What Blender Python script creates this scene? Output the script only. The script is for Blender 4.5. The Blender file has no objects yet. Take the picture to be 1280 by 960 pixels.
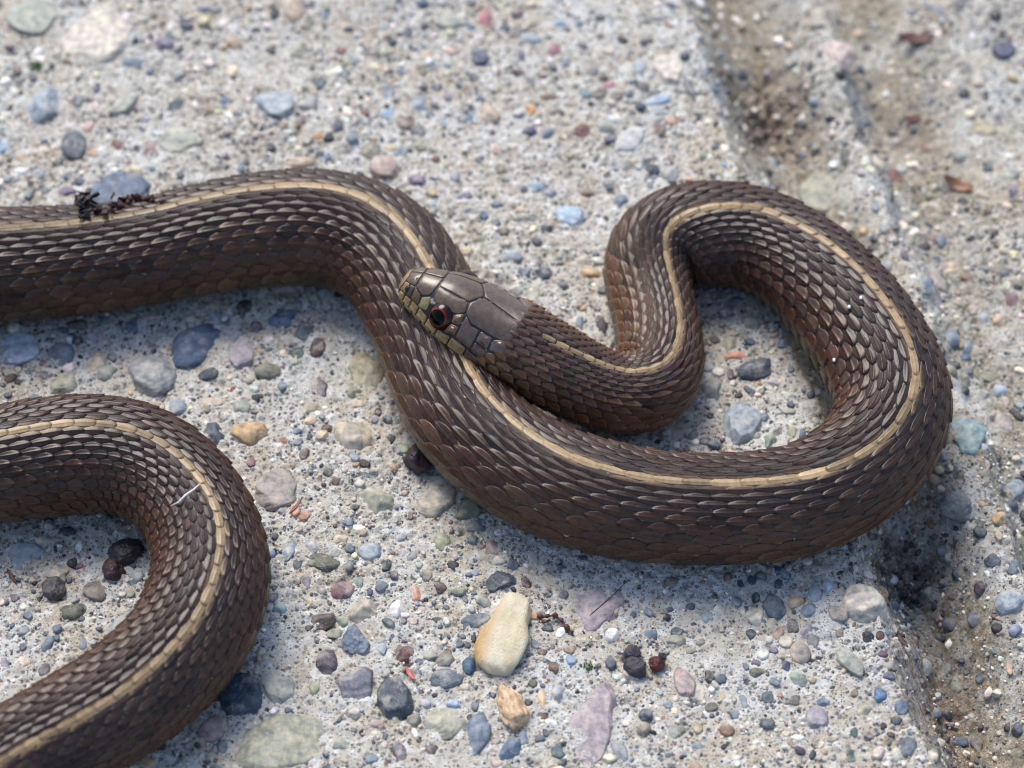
import bpy, math, random
import numpy as np

# ------------------------------------------------------------------ scene, camera, light (1 unit = 1 cm)
S = bpy.context.scene
C = S.collection
S.unit_settings.system = 'METRIC'
S.unit_settings.scale_length = 0.01
S.view_settings.view_transform = 'Standard'
S.view_settings.look = 'None'
S.view_settings.exposure = 0.76
S.view_settings.gamma = 1.0

TILT = math.radians(52.0)
DIST = 60.0
cam_d = bpy.data.cameras.new('camera')
cam_d.sensor_width = 36.0
cam_d.angle = 2 * math.radians(9.55)
cam_d.clip_start = 1.0
cam_d.clip_end = 4000.0
cam_d.dof.use_dof = True
cam_d.dof.focus_distance = 57.2
cam_d.dof.aperture_fstop = 0.135
cam = bpy.data.objects.new('camera', cam_d)
C.objects.link(cam)
cam.location = (0, -DIST * math.cos(TILT), DIST * math.sin(TILT))
cam.rotation_euler = (math.pi / 2 - TILT, 0, 0)
S.camera = cam

SUN_DIR = np.array([-0.28, 0.66, 0.92])
SUN_DIR /= np.linalg.norm(SUN_DIR)
W = bpy.data.worlds.new('World')
S.world = W
W.use_nodes = True
nt = W.node_tree
sky = nt.nodes.new('ShaderNodeTexSky')
sky.sky_type = 'NISHITA'
sky.sun_disc = False
sky.sun_elevation = math.asin(SUN_DIR[2])
sky.sun_rotation = math.atan2(SUN_DIR[0], SUN_DIR[1])
sky.dust_density = 2.0
nt.nodes['Background'].inputs['Strength'].default_value = 0.115
nt.links.new(sky.outputs['Color'], nt.nodes['Background'].inputs['Color'])

sun_d = bpy.data.lights.new('sun', 'SUN')
sun_d.energy = 1.85
sun_d.angle = math.radians(32)
sun_d.color = (1.0, 0.955, 0.88)
sun = bpy.data.objects.new('sun', sun_d)
C.objects.link(sun)
sun.location = (-30, 60, 90)
from mathutils import Vector, Matrix
sun.rotation_euler = Vector((-SUN_DIR[0], -SUN_DIR[1], -SUN_DIR[2])).to_track_quat('-Z', 'Y').to_euler()

S.cycles.pixel_filter_type = 'BLACKMAN_HARRIS'
S.cycles.filter_width = 1.15
rng = np.random.default_rng(11)
random.seed(5)

# ------------------------------------------------------------------ helpers
def mesh_from(name, v, faces, mat=None, col=None, smooth=True):
    me = bpy.data.meshes.new(name)
    v = np.asarray(v, dtype=np.float32)
    if isinstance(faces, np.ndarray):
        k = faces.shape[1]
        loops = faces.astype(np.int32).ravel()
        starts = np.arange(0, len(loops), k, dtype=np.int32)
        tot = np.full(len(starts), k, dtype=np.int32)
    else:
        tot = np.array([len(f) for f in faces], dtype=np.int32)
        loops = np.array([i for f in faces for i in f], dtype=np.int32)
        starts = np.concatenate([[0], np.cumsum(tot)[:-1]]).astype(np.int32)
    me.vertices.add(len(v))
    me.vertices.foreach_set('co', v.ravel())
    me.loops.add(len(loops))
    me.loops.foreach_set('vertex_index', loops)
    me.polygons.add(len(starts))
    me.polygons.foreach_set('loop_start', starts)
    me.polygons.foreach_set('loop_total', tot)
    me.update(calc_edges=True)
    me.polygons.foreach_set('use_smooth', np.full(len(starts), smooth, dtype=bool))
    if col is not None:
        c = np.ones((len(v), 4), dtype=np.float32)
        c[:, :3] = col
        at = me.color_attributes.new('Col', 'FLOAT_COLOR', 'POINT')
        at.data.foreach_set('color', c.ravel())
    if mat is not None:
        me.materials.append(mat)
    return me

def link(name, me, parent=None, loc=None):
    o = bpy.data.objects.new(name, me)
    C.objects.link(o)
    if loc is not None:
        o.location = loc
    if parent is not None:
        o.parent = parent
    return o

def tag(o, label=None, cat=None, group=None, kind=None):
    if label: o['label'] = label
    if cat: o['category'] = cat
    if group: o['group'] = group
    if kind: o['kind'] = kind
    return o

def nodes(name):
    m = bpy.data.materials.new(name)
    m.use_nodes = True
    t = m.node_tree
    b = t.nodes['Principled BSDF']
    def N(kind, **kw):
        n = t.nodes.new(kind)
        for k, x in kw.items():
            if k in n.inputs.keys() if hasattr(n.inputs, 'keys') else False:
                n.inputs[k].default_value = x
            else:
                setattr(n, k, x)
        return n
    return m, t, b, N

def ramp(t, src, stops):
    r = t.nodes.new('ShaderNodeValToRGB')
    el = r.color_ramp.elements
    while len(el) > 1: el.remove(el[-1])
    el[0].position = stops[0][0]; el[0].color = (*stops[0][1], 1)
    for p, c in stops[1:]:
        e = el.new(p); e.color = (*c, 1)
    t.links.new(src, r.inputs[0])
    return r.outputs[0]

def mix(t, a, b, fac, mode='MIX'):
    m = t.nodes.new('ShaderNodeMix')
    m.data_type = 'RGBA'; m.blend_type = mode
    for sock, x in ((m.inputs[0], fac), (m.inputs[6], a), (m.inputs[7], b)):
        if hasattr(x, 'links'): t.links.new(x, sock)
        elif isinstance(x, tuple): sock.default_value = (*x, 1)
        else: sock.default_value = x
    return m.outputs[2]

def g3(x): return (x, x, x)

# ------------------------------------------------------------------ materials
def mat_concrete():
    m, t, b, N = nodes('concrete')
    co = N('ShaderNodeTexCoord').outputs['Object']
    big = N('ShaderNodeTexNoise', Scale=0.55, Detail=4.0); t.links.new(co, big.inputs['Vector'])
    med = N('ShaderNodeTexNoise', Scale=3.2, Detail=5.0, Roughness=0.65); t.links.new(co, med.inputs['Vector'])
    base = mix(t, (0.58, 0.51, 0.39), (0.68, 0.68, 0.64), ramp(t, big.outputs[0], [(0.35, g3(0)), (0.62, g3(1))]))
    base = mix(t, base, (0.87, 0.87, 0.83), ramp(t, med.outputs[0], [(0.50, g3(0)), (0.66, g3(1))]))
    base = mix(t, base, (0.44, 0.40, 0.33), ramp(t, med.outputs[0], [(0.30, g3(0.8)), (0.44, g3(0))]))
    # sand grains
    for sc, th, seed in ((9.0, 0.34, 0.0), (20.0, 0.36, 7.3)):
        mp = N('ShaderNodeMapping'); mp.inputs['Location'].default_value = (seed, seed * 2, seed)
        t.links.new(co, mp.inputs['Vector'])
        vo = N('ShaderNodeTexVoronoi', Scale=sc); t.links.new(mp.outputs[0], vo.inputs['Vector'])
        sep = N('ShaderNodeSeparateColor'); t.links.new(vo.outputs['Color'], sep.inputs[0])
        gc = ramp(t, sep.outputs[0], [(0.0, (0.03, 0.035, 0.05)), (0.22, (0.10, 0.13, 0.18)), (0.4, (0.22, 0.20, 0.17)), (0.55, (0.36, 0.34, 0.32)),
                                      (0.68, (0.30, 0.17, 0.12)), (0.78, (0.60, 0.47, 0.30)), (0.9, (0.75, 0.74, 0.72))])
        inr = ramp(t, vo.outputs['Distance'], [(0.30, g3(1)), (0.44, g3(0))])
        on = ramp(t, sep.outputs[1], [(th, g3(0)), (th + 0.04, g3(0.85))])
        mm = N('ShaderNodeMath', operation='MULTIPLY'); t.links.new(inr, mm.inputs[0]); t.links.new(on, mm.inputs[1])
        base = mix(t, base, gc, mm.outputs[0])
    at = N('ShaderNodeAttribute', attribute_name='Col')
    sp = N('ShaderNodeSeparateColor'); t.links.new(at.outputs['Color'], sp.inputs[0])
    mo = N('ShaderNodeTexNoise', Scale=5.0, Detail=6.0, Roughness=0.7); t.links.new(co, mo.inputs['Vector'])
    dirt = ramp(t, mo.outputs[0], [(0.3, (0.11, 0.09, 0.045)), (0.5, (0.24, 0.19, 0.11)), (0.65, (0.38, 0.32, 0.21))])
    m3 = N('ShaderNodeTexNoise', Scale=7.0, Detail=6.0, Roughness=0.75); t.links.new(co, m3.inputs['Vector'])
    dm = N('ShaderNodeMath', operation='MULTIPLY'); t.links.new(sp.outputs[0], dm.inputs[0]); t.links.new(ramp(t, m3.outputs[0], [(0.34, g3(0.15)), (0.56, g3(1))]), dm.inputs[1])
    base = mix(t, base, dirt, dm.outputs[0])
    rust_shade = ramp(t, mo.outputs[0], [(0.32, (0.06, 0.03, 0.02)), (0.5, (0.20, 0.11, 0.06)), (0.62, (0.36, 0.24, 0.14))])
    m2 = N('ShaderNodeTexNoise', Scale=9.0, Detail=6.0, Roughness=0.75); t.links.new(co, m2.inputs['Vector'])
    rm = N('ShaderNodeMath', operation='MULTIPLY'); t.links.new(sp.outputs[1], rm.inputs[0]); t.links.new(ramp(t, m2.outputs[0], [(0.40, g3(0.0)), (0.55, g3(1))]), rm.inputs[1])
    base = mix(t, base, rust_shade, rm.outputs[0])
    t.links.new(base, b.inputs['Base Color'])
    b.inputs['Roughness'].default_value = 0.8
    fine = N('ShaderNodeTexNoise', Scale=26.0, Detail=5.0, Roughness=0.7); t.links.new(co, fine.inputs['Vector'])
    bp = N('ShaderNodeBump', Strength=1.0, Distance=0.05); t.links.new(fine.outputs[0], bp.inputs['Height'])
    t.links.new(bp.outputs[0], b.inputs['Normal'])
    return m

def mat_stone(name, per_object, rough=0.55):
    m, t, b, N = nodes(name)
    co = N('ShaderNodeTexCoord').outputs['Object']
    if per_object:
        oi = N('ShaderNodeObjectInfo'); src = oi.outputs['Color']
        ad = N('ShaderNodeVectorMath', operation='ADD')
        ge = N('ShaderNodeNewGeometry'); t.links.new(ge.outputs['Position'], ad.inputs[0]); t.links.new(oi.outputs['Random'], ad.inputs[1])
        co = ad.outputs[0]
    else:
        src = N('ShaderNodeAttribute', attribute_name='Col').outputs['Color']
    n1 = N('ShaderNodeTexNoise', Scale=6.0, Detail=5.0, Roughness=0.6); t.links.new(co, n1.inputs['Vector'])
    n2 = N('ShaderNodeTexNoise', Scale=38.0, Detail=4.0, Roughness=0.7); t.links.new(co, n2.inputs['Vector'])
    c = mix(t, src, ramp(t, n1.outputs[0], [(0.3, (0.42, 0.44, 0.5)), (0.5, (1, 1, 1)), (0.70, (1.75, 1.6, 1.4))]), 0.95, 'MULTIPLY')
    c = mix(t, c, (0.62, 0.60, 0.56), ramp(t, n2.outputs[0], [(0.56, g3(0)), (0.72, g3(0.45))]))
    c = mix(t, c, (0.03, 0.03, 0.035), ramp(t, n2.outputs[0], [(0.28, g3(0.55)), (0.40, g3(0))]))
    # cement film left on the stones
    n3 = N('ShaderNodeTexNoise', Scale=2.6, Detail=6.0, Roughness=0.75); t.links.new(co, n3.inputs['Vector'])
    c = mix(t, c, (0.55, 0.53, 0.48), ramp(t, n3.outputs[0], [(0.50, g3(0)), (0.64, g3(0.5))]))
    t.links.new(c, b.inputs['Base Color'])
    b.inputs['Roughness'].default_value = rough
    bp = N('ShaderNodeBump', Strength=0.45, Distance=0.02); t.links.new(n2.outputs[0], bp.inputs['Height'])
    t.links.new(bp.outputs[0], b.inputs['Normal'])
    return m

def mat_scale(name, rough, spec=0.5, coat=0.0):
    m, t, b, N = nodes(name)
    src = N('ShaderNodeAttribute', attribute_name='Col').outputs['Color']
    co = N('ShaderNodeTexCoord').outputs['Object']
    n1 = N('ShaderNodeTexNoise', Scale=9.0, Detail=5.0, Roughness=0.65); t.links.new(co, n1.inputs['Vector'])
    n2 = N('ShaderNodeTexNoise', Scale=60.0, Detail=3.0, Roughness=0.7); t.links.new(co, n2.inputs['Vector'])
    c = mix(t, src, ramp(t, n1.outputs[0], [(0.3, g3(0.72)), (0.5, g3(1)), (0.7, (1.3, 1.27, 1.24))]), 0.85, 'MULTIPLY')
    c = mix(t, c, (0.42, 0.38, 0.33), ramp(t, n2.outputs[0], [(0.69, g3(0)), (0.76, g3(0.55))]))
    t.links.new(c, b.inputs['Base Color'])
    t.links.new(ramp(t, n1.outputs[0], [(0.3, g3(rough - 0.06)), (0.7, g3(rough + 0.12))]), b.inputs['Roughness'])
    b.inputs['Specular IOR Level'].default_value = spec
    if coat:
        b.inputs['Coat Weight'].default_value = coat
        b.inputs['Coat Roughness'].default_value = 0.22
    bp = N('ShaderNodeBump', Strength=0.25, Distance=0.006); t.links.new(n2.outputs[0], bp.inputs['Height'])
    t.links.new(bp.outputs[0], b.inputs['Normal'])
    return m

def mat_plain(name, col, rough=0.5, var=0.5, spec=0.5, scale=12.0, bump=0.0):
    m, t, b, N = nodes(name)
    co = N('ShaderNodeTexCoord').outputs['Object']
    n = N('ShaderNodeTexNoise', Scale=scale, Detail=5.0); t.links.new(co, n.inputs['Vector'])
    lo = tuple(c * (1 - var) for c in col); hi = tuple(min(1, c * (1 + var)) for c in col)
    t.links.new(ramp(t, n.outputs[0], [(0.32, lo), (0.5, col), (0.68, hi)]), b.inputs['Base Color'])
    b.inputs['Roughness'].default_value = rough
    b.inputs['Specular IOR Level'].default_value = spec
    if bump:
        bp = N('ShaderNodeBump', Strength=0.6, Distance=bump); t.links.new(n.outputs[0], bp.inputs['Height'])
        t.links.new(bp.outputs[0], b.inputs['Normal'])
    return m

M_CON = mat_concrete()
M_PEB = mat_stone('pebble_stone', True)
M_GRIT = mat_stone('grit_stone', False, 0.6)
M_SCALE = mat_scale('snake_scale', 0.26, 0.26, 0.08)
M_HEAD = mat_scale('head_shield', 0.24, 0.5, 0.3)

# ------------------------------------------------------------------ noise
def vnoise(x, y, seed, octaves=4, rough=0.5):
    out = np.zeros_like(x); amp = 1.0; tot = 0
    for o in range(octaves):
        r = np.random.default_rng(seed + o * 17)
        tab = r.random((256, 256)).astype(np.float32)
        xi = np.floor(x).astype(np.int64); yi = np.floor(y).astype(np.int64)
        fx = x - xi; fy = y - yi
        fx = fx * fx * (3 - 2 * fx); fy = fy * fy * (3 - 2 * fy)
        a = tab[xi & 255, yi & 255]; b_ = tab[(xi + 1) & 255, yi & 255]
        c_ = tab[xi & 255, (yi + 1) & 255]; d_ = tab[(xi + 1) & 255, (yi + 1) & 255]
        out += amp * ((a * (1 - fx) + b_ * fx) * (1 - fy) + (c_ * (1 - fx) + d_ * fx) * fy - 0.5)
        tot += amp; amp *= rough; x = x * 2.03 + 11.3; y = y * 2.03 + 5.7
    return out / tot * 2

# ------------------------------------------------------------------ the ground: a slab with a broken edge and a gutter beside it
E0, E1 = (4.024,10.658),(7.753,-8.745)
_ex, _ey = E1[0] - E0[0], E1[1] - E0[1]
_el = math.hypot(_ex, _ey)
def edge_dist(x, y):      # positive to the right of the slab's edge
    return -((x - E0[0]) * _ey - (y - E0[1]) * _ex) / _el * -1 if False else ((y - E0[1]) * _ex - (x - E0[0]) * _ey) / _el
PROF_D = np.array([-0.9, -0.35, 0.20, 0.75, 1.2, 1.7, 2.3, 2.75, 3.15, 3.6, 5.0, 8.0])
PROF_Z = np.array([0.0, 0.03, -0.38, -0.70, -0.80, -0.62, -0.34, -0.28, -0.68, -0.78, -0.52, -0.40])
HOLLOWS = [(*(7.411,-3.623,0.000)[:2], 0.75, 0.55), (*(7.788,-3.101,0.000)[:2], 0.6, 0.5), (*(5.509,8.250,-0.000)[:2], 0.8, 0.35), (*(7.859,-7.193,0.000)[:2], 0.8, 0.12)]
def ground(x, y):
    d = edge_dist(x, y) + 0.26 * vnoise(x * 0.9, y * 0.9, 3, 4, 0.5)
    z = np.interp(d, PROF_D, PROF_Z) * np.interp(y, [-9, -4, -1, 3, 8], [2.3, 2.0, 1.0, 1.3, 2.2])
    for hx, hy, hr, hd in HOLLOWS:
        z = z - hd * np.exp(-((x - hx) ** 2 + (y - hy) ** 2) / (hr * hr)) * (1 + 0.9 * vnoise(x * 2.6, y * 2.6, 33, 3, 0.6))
    rough = np.interp(d, [-0.6, 0.3, 3.4, 5], [1.0, 2.4, 2.2, 1.6])
    z = z + 0.045 * vnoise(x * 0.55, y * 0.55, 40, 2) + rough * 0.038 * vnoise(x * 2.1, y * 2.1, 60, 4, 0.6)
    return z
def ground1(x, y):
    return float(ground(np.array([x], dtype=np.float64), np.array([y], dtype=np.float64))[0])

def build_ground():
    inner = np.arange(-13.0, 13.001, 0.036)
    g = np.concatenate([np.arange(13.06, 17.0, 0.12), 17.0 * 1.25 ** np.arange(1, 15)])
    ax = np.concatenate([-g[::-1], inner, g])
    X, Y = np.meshgrid(ax, ax, indexing='xy')
    Z = ground(X, Y)
    fine = vnoise(X * 7.5, Y * 7.5, 90, 3, 0.6)
    patch = np.clip(0.9 + 1.7 * vnoise(X * 0.45, Y * 0.45, 410, 3), 0.35, 2.2)
    fade = np.clip((16.5 - np.maximum(np.abs(X), np.abs(Y))) / 3.0, 0, 1)
    Z = Z * (0.25 + 0.75 * fade) + fade * (patch * 0.046 * fine + 0.026 * vnoise(X * 15.0, Y * 15.0, 300, 2, 0.6))
    pits = vnoise(X * 4.2, Y * 4.2, 130, 2, 0.5)
    Z -= fade * 0.16 * np.clip(pits - 0.46, 0, 1) * 2
    d = edge_dist(X, Y)
    w = vnoise(X * 0.7, Y * 0.7, 200, 4, 0.6)
    dirt = np.interp(d + 0.8 * w, [-0.25, 0.5, 1.7, 2.3, 2.8, 3.3, 4.3, 5.5], [0, 0.95, 0.9, 0.4, 0.1, 0.9, 0.7, 0.25]) * np.clip(0.95 + 0.9 * vnoise(X * 1.6, Y * 1.6, 230, 3), 0, 1)
    dirt = dirt * fade
    rust_shade = np.zeros_like(X)
    for (px, py, r, s) in RUST_AND_SHADE:
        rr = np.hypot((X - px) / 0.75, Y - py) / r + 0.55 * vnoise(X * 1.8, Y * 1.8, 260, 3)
        rust_shade = np.maximum(rust_shade, s * np.clip(1.25 - rr, 0, 1))
    col = np.stack([dirt, np.clip(rust_shade, 0, 1), np.zeros_like(X)], -1).reshape(-1, 3)
    n = len(ax)
    i = np.arange(n * n).reshape(n, n)
    f = np.stack([i[:-1, :-1], i[:-1, 1:], i[1:, 1:], i[1:, :-1]], -1).reshape(-1, 4)
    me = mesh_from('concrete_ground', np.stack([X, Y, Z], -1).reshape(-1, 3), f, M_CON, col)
    o = link('concrete_ground', me)
    tag(o, 'pale rough exposed aggregate concrete with a broken slab edge and dirty gutter', kind='structure')
    return o
RUST_AND_SHADE = [(*(7.908,-6.969,0.000)[:2], 1.5, 0.95), (*(5.570,8.438,0.000)[:2], 1.3, 0.8), (*(8.063,-8.496,0.000)[:2], 1.0, 0.7), (*(8.791,8.015,0.000)[:2], 0.9, 0.55), (*(7.301,-3.474,0.000)[:2], 0.8, 0.45)]  # rust stains; the last spot paints shade into the pit under the right loop
GROUND = build_ground()

# ------------------------------------------------------------------ stones
def ico(sub):
    p = (1 + 5 ** 0.5) / 2
    v = [(-1, p, 0), (1, p, 0), (-1, -p, 0), (1, -p, 0), (0, -1, p), (0, 1, p), (0, -1, -p), (0, 1, -p), (p, 0, -1), (p, 0, 1), (-p, 0, -1), (-p, 0, 1)]
    f = [(0, 11, 5), (0, 5, 1), (0, 1, 7), (0, 7, 10), (0, 10, 11), (1, 5, 9), (5, 11, 4), (11, 10, 2), (10, 7, 6), (7, 1, 8), (3, 9, 4), (3, 4, 2), (3, 2, 6), (3, 6, 8), (3, 8, 9), (4, 9, 5), (2, 4, 11), (6, 2, 10), (8, 6, 7), (9, 8, 1)]
    v = [np.array(a) / np.linalg.norm(a) for a in v]
    for _ in range(sub):
        cache = {}; nf = []
        def mid(a, b_):
            k = (min(a, b_), max(a, b_))
            if k not in cache:
                q = v[a] + v[b_]; v.append(q / np.linalg.norm(q)); cache[k] = len(v) - 1
            return cache[k]
        for a, b_, c_ in f:
            x, y, z = mid(a, b_), mid(b_, c_), mid(c_, a)
            nf += [(a, x, z), (b_, y, x), (c_, z, y), (x, y, z)]
        f = nf
    return np.array(v), np.array(f)

def rock(sub, seed, planes=9, sharp=14.0, lump=0.06):
    v, f = ico(sub)
    r = np.random.default_rng(seed)
    n = r.normal(size=(planes, 3)); n /= np.linalg.norm(n, axis=1)[:, None]
    d = r.uniform(0.62, 0.98, planes)
    dot = v @ n.T
    t = np.where(dot > 0.05, d / np.maximum(dot, 0.05), 3.0)
    t = np.concatenate([t, np.full((len(v), 1), 1.0)], 1)
    rad = -np.log(np.exp(-sharp * t).sum(1)) / sharp
    rad += lump * np.sin(v @ r.normal(size=3) * 3.1 + 1) * np.sin(v @ r.normal(size=3) * 4.3)
    rad += 0.02 * np.sin(v @ r.normal(size=3) * 11) * np.sin(v @ r.normal(size=3) * 13)
    q = v * rad[:, None]
    q /= np.abs(q).max(0)
    return q, f

ROCK_BIG = [rock(4, 100 + k, 11, 44 if k % 3 else 16, 0.03) for k in range(8)]
def flatten(v, f):
    v = v.copy(); z = v[:, 2]; v[:, 2] = np.where(z > 0.45, 0.45 + 0.12 * (z - 0.45), z) / 0.51
    return v, f
ROCK_FLAT = [flatten(*rock(4, 150 + k, 11, 22, 0.05)) for k in range(4)]
ROCK_MID = [rock(3, 200 + k, 10, 44 if k % 3 else 14, 0.03) for k in range(14)]
ROCK_SML = [rock(2, 300 + k, 8, 30) for k in range(12)]
def upper(v, f, zmin=-0.45):
    keep = (v[f][:, :, 2].max(1) > zmin)
    f = f[keep]; used = np.unique(f); mp = -np.ones(len(v), int); mp[used] = np.arange(len(used))
    return v[used], mp[f]
ROCK_TINY = [upper(*rock(1, 400 + k, 5, 8, 0.1)) for k in range(12)]
ROCK_SML_U = [upper(*flatten(*r_)) if k % 2 else upper(*r_) for k, r_ in enumerate(ROCK_SML)]

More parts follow.
